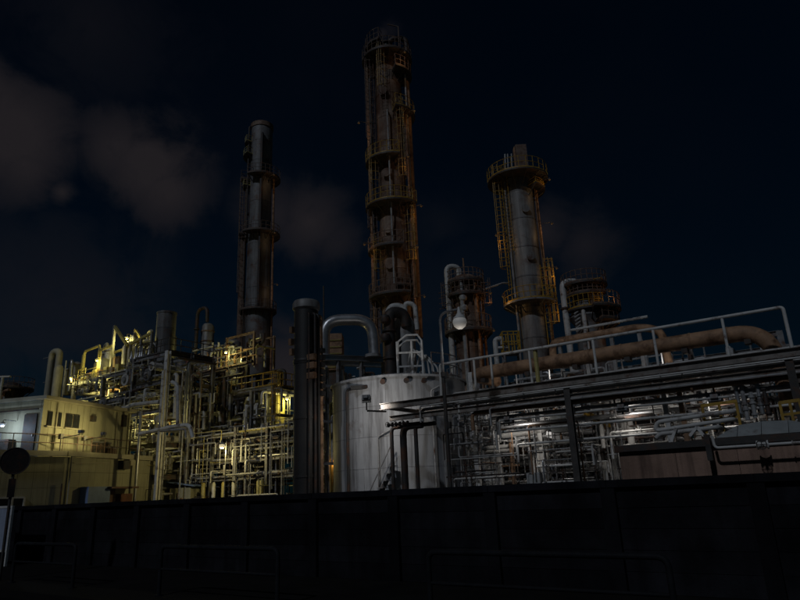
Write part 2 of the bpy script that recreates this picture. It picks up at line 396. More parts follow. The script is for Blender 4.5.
def shell(root, c, prof, mt, course=2.6, n=32, band=True, bmt=None):
    """plate courses of a column from a profile [(r, z), ...] (bottom to top)"""
    z0, z1 = prof[0][1], prof[-1][1]; o0 = Vector((c.x, c.y, 0))
    def rad(z):
        for (ra, za), (rb, zb) in zip(prof, prof[1:]):
            if za <= z <= zb: return ra+(rb-ra)*((z-za)/max(1e-6, zb-za))
        return prof[-1][0]
    nc = max(1, round((z1-z0)/course)); zs = [z0+(z1-z0)*k/nc for k in range(nc+1)]
    for k in range(nc):
        a, bz = zs[k]+.012, zs[k+1]-.012
        mid = [(r, z) for r, z in prof if a < z < bz]
        b = MB(); b.lathe(o0, [(rad(a)-.03, a-.01), (rad(a), a)]+mid+[(rad(bz), bz), (rad(bz)-.03, bz+.01)], n); b.build('shell_course', mt, root)
        if band and k:
            b = MB(); b.sector(o0, rad(zs[k])-.05, rad(zs[k])+.025, zs[k]-.05, zs[k]+.05, 0, 2*math.pi, n); b.build('band', bmt or mt, root)
def pipe(root, pts, r, mt, bend=None, n=10, flange=(), name='pipe'):
    b = MB(); b.tube(pts, r, n, bend=bend or r*2.6); o = b.build(name, mt, root)
    for k, t in flange:
        a, c = Vector(pts[k]), Vector(pts[k+1]); d = (c-a).normalized(); q = a+(c-a)*t
        b = MB(); b.cyl(q-d*r*.42, q-d*r*.06, r*1.65, 14).cyl(q+d*r*.06, q+d*r*.42, r*1.65, 14); b.build('flange', mt, o)
    return o
def valve(root, p, axis, r, mt='pipe_grey', wmt='pipe_dark', up=Z):
    axis = axis.normalized(); b = MB()
    b.cyl(p-axis*r*2, p-axis*r*1.5, r*1.7, 12).cyl(p+axis*r*1.5, p+axis*r*2, r*1.7, 12).cyl(p-axis*r*1.5, p, r*1.35, 12, r2=r*.9).cyl(p, p+axis*r*1.5, r*.9, 12, r2=r*1.35).cyl(p, p+up*r*3.4, r*.55, 10)
    v = b.build('valve', mt, root); q = p+up*r*3.6; x = axis; y = up.cross(axis)
    b = MB(); b.tube([q+x*(math.cos(t)*r*1.7)+y*(math.sin(t)*r*1.7) for t in [2*math.pi*k/12 for k in range(12)]], r*.2, 5, closed=True)
    b.cyl(q-x*r*1.7, q+x*r*1.7, r*.14, 5).cyl(q-y*r*1.7, q+y*r*1.7, r*.14, 5); b.build('handwheel', wmt, v)
def flood(pos, aim, label, col, watts, mt='lamp_cool', w=.5, h=.36, stand=None, size=125):
    """box floodlight: housing, lens, yoke, stand; a spot lamp shines from its lens"""
    pos = Vector(pos); d = (Vector(aim)-pos).normalized(); x = d.cross(Z).normalized(); y = x.cross(d)
    t = thing('floodlight', label, 'floodlight', pos, 'floodlights of the plant')
    b = MB(); b.box(pos-d*.10, w, .2, h, x, d, y).box(pos-d*.24, w*.6, .1, h*.6, x, d, y); b.build('housing', 'steel_grey', t)
    b = MB(); b.box(pos+d*.008, w*.88, .012, h*.86, x, d, y); b.build('lens', mt, t)
    b = MB(); b.tube([pos-d*.1+x*(w*.55), pos-d*.1+x*(w*.55)-Z*h*.8, pos-d*.1-x*(w*.55)-Z*h*.8, pos-d*.1-x*(w*.55)], .02, 6); b.build('yoke', 'steel_dark', t)
    if stand: b = MB(); b.cyl(pos-d*.1-Z*h*.8, pos-d*.1-Z*(h*.8+stand), .03, 8); b.build('stand', 'steel_dark', t)
    ld = bpy.data.lights.new('flood_light', 'SPOT'); lo = bpy.data.objects.new('flood_light', ld); C.objects.link(lo)
    ld.color = col; ld.energy = watts; ld.shadow_soft_size = .15; ld.spot_size = R(size); ld.spot_blend = .7
    lo.parent = t; lo.location = d*.1; lo.rotation_euler = (-d).to_track_quat('Z', 'Y').to_euler()
    return t

MIX_W = ['pipe_white']*5+['pipe_grey']*4+['pipe_clad']*3+['pipe_brown']*2+['pipe_dark']*2+['steel_white']
MIX_D = ['pipe_dark']*4+['pipe_grey']*4+['pipe_clad']*2+['pipe_white']*2+['pipe_brown']*2
MIX_Y = ['pipe_grey']*4+['pipe_clad']*3+['pipe_white']*4+['yellow_pale']*1+['pipe_dark']*2
def jumble(root, s0, s1, D0, D1, z0, z1, n, seed, mats, rr=(.03, .10), pv=.32, lmin=1.0, lmax=5.0, valves=.18, name='pipe'):
    q = random.Random(seed); U = q.uniform
    for i in range(n):
        r = rr[0]+(rr[1]-rr[0])*q.random()**1.8; mt = q.choice(mats); k = q.random(); D = U(D0, D1); fl = [(q.randrange(1), U(.2, .8))] if q.random() < .35 else []
        if k < pv:
            s = U(s0, s1); za = z0 if q.random() < .55 else U(z0, z0+(z1-z0)*.6); zb = U(za+.5*(z1-za), z1); pts = [G(s, D, za), G(s, D, zb)]
            c = q.random()
            if c < .4: pts.append(G(s+q.choice((-1, 1))*U(.4, 1.8), D, zb)); 
            elif c < .7: pts.append(G(s, D+q.choice((-1, 1))*U(.3, 1.0), zb))
            if c < .2: pts.append(pts[-1]-Z*U(.3, max(.31, (zb-za)*.8)))
            pipe(root, pts, r, mt, n=8, flange=fl, name=name)
            if q.random() < valves*.6: valve(root, G(s, D, (za+zb)/2), Z, r*1.1, mt, up=-NN)
        elif k < .88:
            ln = U(lmin, lmax); s = U(s0, max(s0+.01, s1-ln)); e = min(s1, s+ln); z = U(z0+.15, z1)
            pts = [G(s, D, z), G(e, D, z)]
            for side in (0, 1):
                c = q.random(); x = s if side == 0 else e; add = None
                if c < .3: add = G(x, D, max(z0, z-U(.3, 1.6)))
                elif c < .5: add = G(x, D, min(z1+.3, z+U(.25, 1.2)))
                elif c < .65: add = G(x, D+U(.3, 1.2), z)
                if add is not None: pts = [add]+pts if side == 0 else pts+[add]
            pipe(root, pts, r, mt, n=8, flange=[(1 if len(pts) > 2 and fl else 0, fl[0][1])] if fl else [], name=name)
            if q.random() < valves: valve(root, G((s+e)/2+U(-.3, .3), D, z), E, r*1.15, mt, up=Z if q.random() < .6 else -NN)
        else:
            s = U(s0, s1); z = U(z0+.3, z1); pts = [G(s, D0, z), G(s, D1, z)]
            if q.random() < .6: pts = [G(s, D0, max(z0, z-U(.3, 1.4)))]+pts
            pipe(root, pts, r, mt, n=8, name=name)
def frame(root, cols, beams, mt, cw=.2, bw=.16):
    """cols: [(s, D, z0, z1)], beams: [(p, q)] world points"""
    for s, D, z0, z1 in cols:
        b = MB(); b.ibeam(G(s, D, z0), G(s, D, z1), cw, cw, NN); b.build('column', mt, root)
    for p, q in beams:
        b = MB(); b.ibeam(p, q, bw*.7, bw); b.build('beam', mt, root)
def uS(u, v, D): return sD(atD(u, v, D))[0]
def uZ(u, v, D): return atD(u, v, D).z

# ------------------------------------------------------------------ storage tank
TY = 30.3; tc = base(atY(402, 470, TY)); TR = 3.18
zt = atY(404, 374, TY-TR).z
tank = thing('storage_tank', 'large white cylindrical storage tank with rust streaks in the middle', 'tank', tc)
nc = 5; ch = zt/nc
for k in range(nc):
    npl = 9
    for j in range(npl):
        a0 = R(360/npl*(j+.5*(k % 2))-100); a1 = a0+R(360/npl)
        b = MB(); b.sector(tc, TR-.05, TR-(k % 2)*.006, k*ch+.006, (k+1)*ch-.006, a0+.0022, a1-.0022, 8); b.build('shell_plate', 'tank_white', tank)
b = MB(); b.lathe(tc, [(TR-.03, 0.01), (TR-.03, zt-.02)], 48, caps=False); b.build('liner', 'steel_grey', tank)
b = MB(); b.lathe(tc, [(TR+.10, zt-.10), (TR+.10, zt+.0), (TR-.02, zt+.02), (TR-.02, zt-.10)], 64, caps=False); b.build('rim_angle', 'tank_white', tank)
b = MB(); b.lathe(tc, [(TR-.03, zt+.01), (TR*.5, zt+.34), (.3, zt+.5), (.001, zt+.5)], 48, caps=False); b.build('roof', 'tank_white', tank)
def tpt(ang, z, off=.12): return tc+Vector((math.cos(R(ang))*(TR+off), math.sin(R(ang))*(TR+off), z))
def tang(u):  # angle on the tank's front seen at photo column u
    x = (u-401)*pxm(atY(u, 440, TY-TR*.8)); return -90+math.degrees(math.asin(max(-.98, min(.98, x/TR))))
pa = tang(350)
pipe(tank, [tpt(tang(371), zt-.45), tpt(tang(360), zt-.45), tpt(pa, zt-.45), tpt(pa, .8)], .065, 'pipe_dark', name='down_pipe')
b = MB(); b.box(tpt(tang(363), zt-.45, .14), .7, .2, .16, Vector((1, 0, 0)), Vector((0, 1, 0))); b.build('nozzle_box', 'pipe_dark', tank)
for u in (387, 409, 426):
    a = tang(u); b = MB(); d = Vector((math.cos(R(a)), math.sin(R(a)), 0)); q = tpt(a, zt-.32, 0); b.cyl(q, q+d*.2, .07, 12).cyl(q+d*.2, q+d*.24, .12, 14); b.build('nozzle', 'pipe_dark', tank)
for u, z1, z2 in ((380, .2, 3.9), (433, .2, 5.8), (447, .3, 6.4), (459, .3, 5.0)):
    a = tang(u); pipe(tank, [tpt(a, z1), tpt(a, z2), tpt(a+9, z2+.25)], .035, 'pipe_grey')
# stair at the foot of the tank
b = MB()
A, B = tpt(tang(370), .35, .5), tpt(tang(394), 2.6, .5)
b.bar(A, B, .05, .2); b.tube([A+Z*.95, B+Z*.95], .025, 6)
for k in range(9): q = A.lerp(B, k/8); b.box(q+Z*.06, .6, .26, .03, Vector((.3, .95, 0)).normalized(), Vector((.95, -.3, 0)).normalized())
for k in (0, 4, 8): q = A.lerp(B, k/8); b.cyl(q, q+Z*.95, .022, 6)
b.build('stair', 'steel_grey', tank)
# roof rail and white frame with pipes on the roof
rails(tank, arc(tc, TR-.1, zt+.03, -60, 35, 9), 1.0, 'steel_grey', .026, name='roof_rail')
fy = TY-1.5
fx = [atY(398, 366, fy), atY(423, 363, fy)]
xs0, xs1 = fx[0].x, fx[1].x; fz0 = zt+.15; fz1 = atY(410, 335, fy).z
rf = thing('roof_frame', 'white steel pipe stand on the roof of the white tank', 'pipe stand', Vector(((xs0+xs1)/2, fy+.5, fz0)))
for x in (xs0, (xs0+xs1)/2+.1, xs1):
    for y in (fy, fy+1.1):
        b = MB(); b.bar((x, y, fz0-.1), (x, y, fz1-.3), .09, .09, NN); b.build('leg', 'steel_white', rf)
for y in (fy, fy+1.1):
    b = MB(); b.tube([(xs0, y, fz1-.9), (xs0+.05, y, fz1-.3), (xs0+.45, y, fz1), (xs1-.2, y, fz1), (xs1, y, fz1-.3), (xs1, y, fz1-.8)], .05, 8); b.build('top_bow', 'steel_white', rf)
for z in (fz0+.5, fz0+1.15):
    b = MB(); b.bar((xs0, fy, z), (xs1, fy, z), .06, .08); b.build('cross_bar', 'steel_white', rf)
for k in range(4):
    x = xs1+.1+k*.22
    pipe(rf, [(x, fy+.3, fz0-.2), (x-.1, fy+.3, fz0+.9-k*.15), (x-.6, fy+.5, fz1-.5-k*.12), (x-.9, fy+.8, fz0+.3)], .045, 'pipe_white')

# ------------------------------------------------------------------ white vessel and dark riser behind the tank roof
p = base(atY(405, 345, 36)); zb, ztv = 0, atY(405, 318, 36).z
v = thing('knockout_drum', 'pale slim vessel with a looping top pipe behind the tank roof', 'vessel', p)
shell(v, p, [(.62, 0), (.62, ztv-.3), (.45, ztv), (.2, ztv+.12)], 'shell_pale', 2.2, 20)
pipe(v, [p+Z*(ztv), p+Z*(ztv+.75), p+Vector((-.75, .0, ztv+.75)), p+Vector((-.95, 0, ztv+.25))], .2, 'pipe_white', n=12)
pipe(v, [p+Vector((.1, -.2, ztv)), p+Vector((.1, -.2, ztv+.9)), p+Vector((.7, -.2, ztv+.75)), p+Vector((.75, -.2, ztv-.8))], .14, 'pipe_white', n=12)
p = base(atY(390, 350, 35.0)); z1 = atY(387, 312, 35.0).z
v = thing('riser_pipe', 'thick black vertical pipe with elbow just left of the pale vessel', 'pipe', p)
pipe(v, [p, p+Z*(z1), p+Vector((.9, .4, z1)), p+Vector((1.0, .5, z1-.8))], .33, 'pipe_dark', bend=.6, n=16)
for k in range(5):
    b = MB(); b.cyl(p+Z*(4+k*1.6), p+Z*(4.1+k*1.6), .43, 18); b.build('flange', 'pipe_dark', v)
for z in (z1-.5, z1-1.6):
    b = MB(); b.lathe(p+Vector((-.22, -.3, z)), [(.001, -.3), (.25, -.2), (.32, 0), (.25, .2), (.001, .3)], 14, caps=False); b.build('insulation_lump', 'pipe_dark', v)

# ------------------------------------------------------------------ goose-neck yard lamp in front of the tank
D = 17.5
p0 = base(atD(444, 487, D)); zl = atD(437, 330, D).z; top = atD(441, 313, D); end = atD(459, 312, D); gl = atD(462, 326, D)
t = thing('yard_lamp', 'tall goose-neck yard lamp with round white globe before the tank', 'lamp', p0)
off = p0-base(atD(437, 330, D))
P0 = Vector((top.x-.05, top.y, 0))
b = MB(); b.cyl(P0, P0+Z*(zl-1.6), .075, 12, r2=.055); b.build('post', 'steel_dark', t)
b = MB(); b.cyl(P0+Z*(zl-1.6), P0+Z*(zl-1.45), .085, 12); b.build('collar', 'steel_dark', t)
dirn = (Vector((end.x, end.y, 0))-P0)
b = MB(); b.tube([P0+Z*(zl-1.6), P0+Z*(top.z), P0+dirn+Z*(top.z)], .042, 10, bend=.32, seg=8); b.build('goose_neck', 'steel_grey', t)
hp = P0+dirn+Z*top.z
b = MB(); b.lathe(hp, [(.04, .07), (.05, -.02), (.065, -.12), (.12, -.22), (.20, -.29), (.205, -.33), (.17, -.33)], 20); b.build('shade', 'steel_white', t)
b = MB(); b.lathe(hp, [(.001, -.68), (.10, -.66), (.19, -.58), (.235, -.46), (.22, -.37), (.17, -.30)], 20, caps=False); b.build('globe', 'lamp_globe', t); point(t, hp-Z*1.3, NEUT, 7, .15)
for z in (2.2, 3.6, 5.2):
    b = MB(); b.box(P0+Z*z+Vector((.08, -.03, 0)), .14, .1, .2); b.build('junction_box', 'steel_dark', t)

# ------------------------------------------------------------------ front pipe bridge with its handrail
FD = 20.0
s_l, s_r = uS(381, 408, FD), uS(806, 350, FD)+1.5
zB1 = uZ(640, 369, FD); zB2 = zB1-.50
br = thing('pipe_bridge', 'long brown steel pipe bridge crossing in front of the tank to the right', 'pipe bridge', G(s_l, FD))
b = MB(); b.ibeam(G(s_l, FD, zB1-.11), G(s_r, FD, zB1-.11), .20, .24); b.build('beam', 'bridge_steel', br)
b = MB(); b.ibeam(G(s_l+.4, FD, zB2-.1), G(s_r, FD, zB2-.1), .16, .19); b.build('beam', 'bridge_steel', br)
BW = 2.6
b = MB(); b.ibeam(G(s_l, FD+BW, zB1-.11), G(s_r, FD+BW, zB1-.11), .20, .24); b.build('beam', 'bridge_steel', br)
ss = s_l+.15
while ss < s_r:
    b = MB(); b.ibeam(G(ss, FD+.1, zB1-.13), G(ss, FD+BW-.1, zB1-.13), .1, .15); b.build('cross_beam', 'steel_dark', br); ss += 2.1
for u, v in ((571, 420), (790, 365)):
    s = uS(u, v, FD)
    for dd in (0, BW):
        b = MB(); b.ibeam(G(s, FD+dd, 0), G(s, FD+dd, zB1-.235), .2, .2, NN); b.build('column', 'steel_dark', br)
for u, rr, mt in ((392, .075, 'pipe_dark'), (403.5, .135, 'pipe_dark'), (416, .08, 'pipe_dark')):
    s = uS(u, 425, FD+.4); pipe(br, [G(s, FD+.35, 0), G(s, FD+.35, zB2-.42), G(s+.9, FD+.35, zB2-.42)], rr, mt, name='leg_pipe')
for k in range(3):
    s = s_l+.5+k*.35; valve(br, G(s, FD-.1, zB2-.35), E, .055, 'pipe_dark', up=-NN)
# pipes carried by the bridge
for i, (dz, dd, r, mt, f0, f1) in enumerate([(-.33, .02, .045, 'pipe_white', .22, 1), (-.34, .5, .06, 'pipe_grey', .1, 1), (.10, .75, .085, 'pipe_clad', .28, .86), (.16, 1.9, .10, 'pipe_white', .3, .9),
        (-.42, 1.0, .05, 'pipe_white', .2, .9), (-.75, .1, .07, 'pipe_brown', .25, 1), (-.95, .45, .055, 'pipe_grey', .3, 1), (-.62, 1.5, .06, 'pipe_clad', .15, .8), (-.29, -.12, .03, 'pipe_white', .12, 1), (.06, .22, .04, 'pipe_white', .2, .97), (.07, 1.25, .06, 'pipe_white', .25, .95), (-.66, -.05, .035, 'pipe_grey', .3, 1), (-.9, .8, .05, 'pipe_white', .27, 1), (-1.08, .3, .035, 'pipe_white', .31, .97), (-1.2, 1.3, .07, 'pipe_clad', .26, 1), (-1.45, .6, .045, 'pipe_white', .29, .9), (-1.62, 1.9, .06, 'pipe_grey', .3, 1), (-1.9, .9, .04, 'pipe_white', .33, .95)]):
    sa, sb = s_l+(s_r-s_l)*f0, s_l+(s_r-s_l)*f1
    pipe(br, [G(sa, FD+dd, zB1+dz-.6), G(sa, FD+dd, zB1+dz), G(sb, FD+dd, zB1+dz)], r, mt, flange=[(1, .3), (1, .62)])
# white handrail on the bridge
hs0, hs1 = uS(440, 365, FD), uS(783, 308, FD); zh = uZ(640, 331, FD)
hr = thing('handrail', 'long pale tubular handrail along the top of the pipe bridge', 'handrail', G(hs0, FD, zB1))
b = MB(); b.tube([G(hs0-.02, FD, zB1+.02), G(hs0, FD, zh), G(hs1, FD, zh), G(hs1, FD, zB1+.02)], .05, 10, bend=.1); b.build('top_rail', 'steel_white', hr)
for u in (473, 490, 529, 594, 656, 728):
    s = uS(u, 350, FD); b = MB(); b.cyl(G(s, FD, zB1), G(s, FD, zh-.04), .042, 8); b.build('post', 'steel_white', hr)
s = uS(535, 360, FD); b = MB(); b.cyl(G(s, FD+.1, zB1), G(s, FD+.1, zh+.05), .075, 8); b.build('post', 'yellow_pale', hr)
b = MB(); b.cyl(G(hs0+.5, FD+BW, zh-.05), G(hs1-1.2, FD+BW, zh-.05), .035, 8); b.build('rear_rail', 'steel_white', hr)
for k in range(8):
    s = hs0+.5+(hs1-hs0-1.7)*k/7; b = MB(); b.cyl(G(s, FD+BW, zB1), G(s, FD+BW, zh-.06), .03, 8); b.build('rear_post', 'steel_grey', hr)

# large brown pipe with its elbow behind the handrail, and a thinner one above it
PD = 21.3
ps0, ps1 = uS(470, 372, PD), uS(771, 340, PD); zp = uZ(700, 339.5, PD)
t = thing('large_brown_pipe', 'large rusty brown pipe bending down at its right end above the bridge', 'pipe', G(ps1, PD, 0))
b = MB(); b.tube([G(ps0, PD+2.2, zp), G(ps0, PD, zp), G(ps1, PD, zp), G(ps1+.15, PD, zp-2.4)], .245, 20, bend=.95, seg=10); o = b.build('pipe', 'pipe_brown', t)
for k in range(1, 9):
    s = ps0+.4+(ps1-ps0-1.5)*k/8; b = MB(); b.cyl(G(s-.035, PD, zp), G(s+.035, PD, zp), .262, 20); b.build('weld_band', 'pipe_brown', o)
for k in range(6):
    s = ps0+.6+(ps1-ps0-1.2)*k/5; b = MB(); b.box(G(s, PD, zp-.30), .18, .34, .14); b.build('saddle', 'steel_dark', t)
QD = 25.5; qs0, qs1 = uS(552, 344, QD), uS(672, 322, QD); zq = uZ(600, 334, QD)
t = thing('upper_brown_pipe', 'thinner reddish pipe with rounded end behind the large brown pipe', 'pipe', G(qs1, QD, 0))
b = MB(); b.tube([G(qs0, QD, zq-.9), G(qs0, QD, zq), G(qs1-1.2, QD, zq), G(qs1-.5, QD+.3, zq-.2), G(qs1-.45, QD+.5, zq-1.6)], .16, 14, bend=.4); b.build('pipe', 'pipe_brown', t)
b = MB(); b.cyl(G(qs0+.8, QD+.2, zq+.42), G(qs1-.9, QD+.2, zq+.42), .06, 8); b.build('conduit', 'pipe_white', t)
for k in range(4):
    s = qs0+.3+k*(qs1-qs0-1.6)/3; b = MB(); b.ibeam(G(s, QD+.1, 0), G(s, QD+.1, zq-.17), .14, .14, NN); b.build('support', 'steel_grey', t)

# ------------------------------------------------------------------ white pipe rack behind the bridge, in bays
zc = zB1-.1
def bay(u0, u1, label, seed, n, D0=22.8, D1=27.2, cols=(), extra=None, mats=MIX_W, ztop=None):
    Dm = (D0+D1)/2; sa, sb = uS(u0, 440, D0), uS(u1, 440, D0)
    zt_ = ztop or zc
    r = thing('pipe_rack_bay', label, 'pipe rack', G((sa+sb)/2, Dm), 'white pipe rack bays behind the bridge')
    C_ = []; B_ = []
    for D in (D0, D1):
        for s in (sa, sb-.35): C_.append((s, D, 0, zt_))
        for z in (1.35, 2.5, 3.45, zt_-.1): B_.append((G(sa+.1, D, z), G(sb-.45, D, z)))
    for s in (sa, sb-.35):
        for z in (1.36, 2.51, 3.46, zt_-.11): B_.append((G(s, D0+.1, z-.02), G(s, D1-.1, z-.02)))
    frame(r, C_, B_, 'steel_white', .16, .14)
    jumble(r, sa, sb-.4, D0-.7, D1-.8, .9, zt_+.25, n, seed, mats, lmax=(sb-sa)*.95, rr=(.022, .085))
    jumble(r, sa, sb-.3, D0-2.0, D0-.1, 1.2, zt_-.7, 46, seed+50, mats+['pipe_dark']*3, lmax=(sb-sa)*.98, lmin=.8, rr=(.012, .036), pv=.22, name='conduit')
    # long straight lines on the rack levels
    q = random.Random(seed+5)
    for z in (1.5, 2.65, 3.6, zt_+.06):
        for k in range(4):
            D = D0+.25+k*(D1-D0)*.2+q.uniform(-.1, .1); rr = q.uniform(.035, .095)
            pipe(r, [G(sa-.1, D, z+rr), G(sb-.3, D, z+rr)], rr, q.choice(mats), n=8, flange=[(0, q.uniform(.1, .9))])
    return r
bays = [bay(468, 545, 'pipe rack bay with white pipes just right of the tank', 3, 84),
        bay(545, 622, 'pipe rack bay behind the dark bridge column', 4, 84),
        bay(622, 700, 'pipe rack bay above the brown concrete wall', 5, 72),
        bay(700, 805, 'rightmost pipe rack bay behind the yellow rails', 6, 84)]
def on(u, v, D): return atD(u, v, D)
# named pieces of the bays
r = bays[0]; D = 21.9
b = MB(); b.bar(base(on(479, 484, D)), Vector((*base(on(479, 484, D)).xy, zh-.1)), .17, .17, NN); b.build('column', 'steel_white', r)
s = uS(544, 470, D); b = MB(); b.bar(G(s, D, 0), G(s, D, uZ(542, 430, D)), .16, .16, NN); b.build('column', 'steel_white', r)
pipe(r, [on(490, 426, D), on(491, 437, D), on(545, 430, D), on(545, 422, D)], .12, 'pipe_white')
z = uZ(490, 448, D); pipe(r, [G(uS(484, 448, D), D-.1, z), G(uS(572, 448, D), D-.1, z)], .085, 'pipe_white', flange=[(0, .5)])
s = uS(515, 460, D); pipe(r, [G(s, D-.3, 0), G(s, D-.3, uZ(513, 440, D))], .05, 'pipe_brown')
for u in (488, 495, 500):
    s = uS(u, 470, D+.4); pipe(r, [G(s, D+.4, 0), G(s, D+.4, uZ(u, 452, D+.4)), G(s+.5, D+.5, uZ(u, 452, D+.4))], .13, 'pipe_white', n=12)
s = uS(536, 470, D); b = MB(); b.lathe(G(s, D+.3, 0), [(.26, .3), (.26, 2.3), (.15, 2.75), (.08, 2.85)], 18); b.build('filter_pot', 'pipe_white', r)
b = MB(); b.box(G(uS(535, 480, D-.5), D-.5, uZ(535, 480, D-.5)), .48, .3, .5); b.build('cable_box', 'cable_box', r)
r = bays[1]
b = MB(); b.box(on(560, 424, 21.6), .58, .28, .56); b.build('cable_box', 'cable_box', r)
p, q = on(548, 434, 22), on(571, 441, 22); b = MB(); b.bar(p, q, .3, .2); b.build('chute', 'pipe_clad', r)
p, q = on(584, 413, 21.8), on(612, 425, 21.8); b = MB(); b.ibeam(p, q, .16, .2); b.build('stringer', 'yellow', r)
p0_, p1_ = on(592, 408, 21.8), on(622, 403, 21.8); b = MB(); b.bar(p0_, p1_, .24, .22); b.build('header', 'pipe_white', r)
for k in range(6):
    q = p0_.lerp(p1_, (k+.5)/6); b = MB(); b.cyl(q, q-Z*(1.0+.2*(k % 2)), .05, 8); b.build('branch', 'pipe_white' if k % 2 else 'pipe_clad', r)
s = uS(630, 430, 21.7); b = MB(); b.cyl(G(s, 21.7, 1), G(s, 21.7, uZ(629, 405, 21.7)), .12, 12); b.build('riser', 'pipe_white', r)
p, q = on(600, 421, 21.7), on(625, 418, 21.7); pipe(r, [p-Z*.9, p, q, q-Z*.5], .07, 'pipe_white')
r = bays[2]
p, q = on(657, 422, 19.0), on(733, 411, 19.0); 
pipe(r, [on(733, 419, 19.0)+NN*2.2, on(733, 419, 19.0), on(655, 431, 19.0), on(657, 422, 19.0), q, q+NN*2.2], .058, 'pipe_white', bend=.16)
pipe(r, [on(718, 427, 18.6)+NN*2, on(718, 427, 18.6), on(660, 434, 18.6), on(656, 438, 18.6)], .06, 'pipe_white', bend=.1)
for u0_, v0_, u1_, v1_ in ((690, 436, 697, 427), (697, 427, 704, 436), (672, 440, 676, 428)):
    b = MB(); b.bar(on(u0_, v0_, 18.5), on(u1_, v1_, 18.5), .07, .07); b.build('brace', 'steel_white', r)
for u in (667, 683): s = uS(u, 415, 20.8); b = MB(); b.bar(G(s, 20.8, 1.2), G(s, 20.8, uZ(u-4, 386, 20.8)), .13, .13, NN); b.build('hanger', 'pipe_brown' if u == 683 else 'steel_white', r)
r = bays[3]
for u, v0_, v1_, mt in ((738, 383, 418, 'pipe_clad'), (744, 385, 420, 'pipe_grey'), (760, 380, 414, 'pipe_clad'), (766, 388, 416, 'pipe_dark'), (752, 392, 418, 'pipe_grey')):
    s = uS(u, 400, 20.3); za, zb = uZ(u+3, v1_, 20.3), uZ(u, v0_, 20.3); pipe(r, [G(s, 20.3, za), G(s, 20.3, zb)], .06, mt, name='riser')
    for k in range(3): z = za+(zb-za)*(k+rnd.uniform(.15, .85))/3; b = MB(); b.cyl(G(s, 20.3, z), G(s, 20.3, z+.05), .09, 10); b.build('collar', mt, r)
# yellow guard rails over there
def yellow_rail(u0, v0, u1, v1, drop, D, label):
    p, q = on(u0, v0, D), on(u1, v1, D); t = thing('yellow_guard', label, 'guard rail', Vector((*p.lerp(q, .5).xy, p.z-drop)), 'yellow guard rails at the right')
    b = MB(); b.bar(p, q, .08, .08); b.build('top_rail', 'yellow', t)
    for k in (0, .5, 1): a = p.lerp(q, k*.94+.03); b = MB(); b.bar(a, a-Z*drop, .065, .065, NN); b.build('post', 'yellow', t)
    b = MB(); b.bar(p-Z*drop*.55, q-Z*drop*.55, .05, .06); b.build('knee_rail', 'yellow', t)
yellow_rail(701, 406, 737, 401, .75, 19.2, 'yellow guard rail above the left end of the grey hood')
yellow_rail(779, 403, 800, 400, .55, 18.6, 'short yellow guard rail beside the right frame edge, upper of two')
yellow_rail(787, 428, 806, 425, .3, 17.0, 'low yellow guard rail at the right end of the grey hood')

# ------------------------------------------------------------------ brown concrete wall, hood and pipe at the right
KD = 14.2
ks0 = uS(621, 470, KD); kz = uZ(621, 446, KD); ks1 = uS(815, 450, KD)+1
t = thing('concrete_bund', 'stained brown concrete wall behind the street wall at the right', 'wall', G((ks0+ks1)/2, KD))
npn = 4
for k in range(npn):
    a, c = ks0+(ks1-ks0)*k/npn, ks0+(ks1-ks0)*(k+1)/npn
    b = MB(); b.box(G((a+c)/2, KD+.15, (kz-.14)/2), c-a-.007, .3, kz-.14); b.build('panel', 'brown_concrete', t)
b = MB(); b.box(G((ks0+ks1)/2, KD+.12, kz-.065), ks1-ks0+.1, .46, .13); b.build('cap', 'steel_dark', t)
t2 = thing('valve_line', 'thin pale pipe with flanged valve along the brown concrete wall', 'pipe', on(712, 449, KD-.35))
a = on(712, 436, KD-.35); c = on(715, 448, KD-.35); z = c.z; s = sD(c)[0]
pipe(t2, [G(sD(a)[0], KD-.35, a.z), G(s, KD-.35, z), G(ks1, KD-.35, z)], .028, 'pipe_white', flange=[(1, .35), (1, .5)])
valve(t2, G(uS(763, 446, KD-.35), KD-.35, z), E, .05, 'pipe_white', up=-NN)
b = MB(); b.box(G(s-.12, KD-.3, z+.02), .1, .1, .5); b.build('bracket', 'steel_dark', t2)
# faceted grey hood
HD = 15.0
hx0, hx1 = uS(716, 438, HD), uS(806, 432, HD)+.4; hz0 = uZ(716, 438, HD); hz1 = uZ(745, 421, HD)
hd = thing('sheet_hood', 'pale grey faceted sheet metal hood on the concrete wall at right', 'hood', G((hx0+hx1)/2, HD+.8, hz0))
cuts = [hx0, hx0+(hx1-hx0)*.2, hx0+(hx1-hx0)*.42, hx0+(hx1-hx0)*.66, hx1]
tops = [.25, .86, 1.0, .93, .3]
for k in range(4):
    a, c = cuts[k]+.006, cuts[k+1]-.006; ha, hc = (hz1-hz0)*tops[k], (hz1-hz0)*tops[k+1]; b = MB(); i = 0
    b.v += [G(a, HD, hz0), G(c, HD, hz0), G(c, HD+1.8, hz0), G(a, HD+1.8, hz0), G(a, HD+.45, hz0+ha), G(c, HD+.45+.04*k, hz0+hc), G(c, HD+1.35, hz0+hc), G(a, HD+1.35, hz0+ha)]
    for f in ((0, 3, 2, 1), (4, 5, 6, 7), (0, 1, 5, 4), (2, 3, 7, 6), (0, 4, 7, 3), (1, 2, 6, 5)): b.quad(*f)
    b.build('panel', 'cable_box', hd)
b = MB(); b.box(G((hx0+hx1)/2, HD+.9, hz0-.09), hx1-hx0+.3, 2.0, .16); b.build('base_beam', 'steel_dark', hd)
for s in (hx0+.3, hx1-.4):
    for dd in (.2, 1.6): b = MB(); b.bar(G(s, HD+dd, 0), G(s, HD+dd, hz0-.17), .15, .15, NN); b.build('leg', 'steel_dark', hd)

# ------------------------------------------------------------------ columns (towers)
def col_at(u, v, Y): return base(atY(u, v, Y))
def zat(u, v, p): return atY(u, v, p.y).z
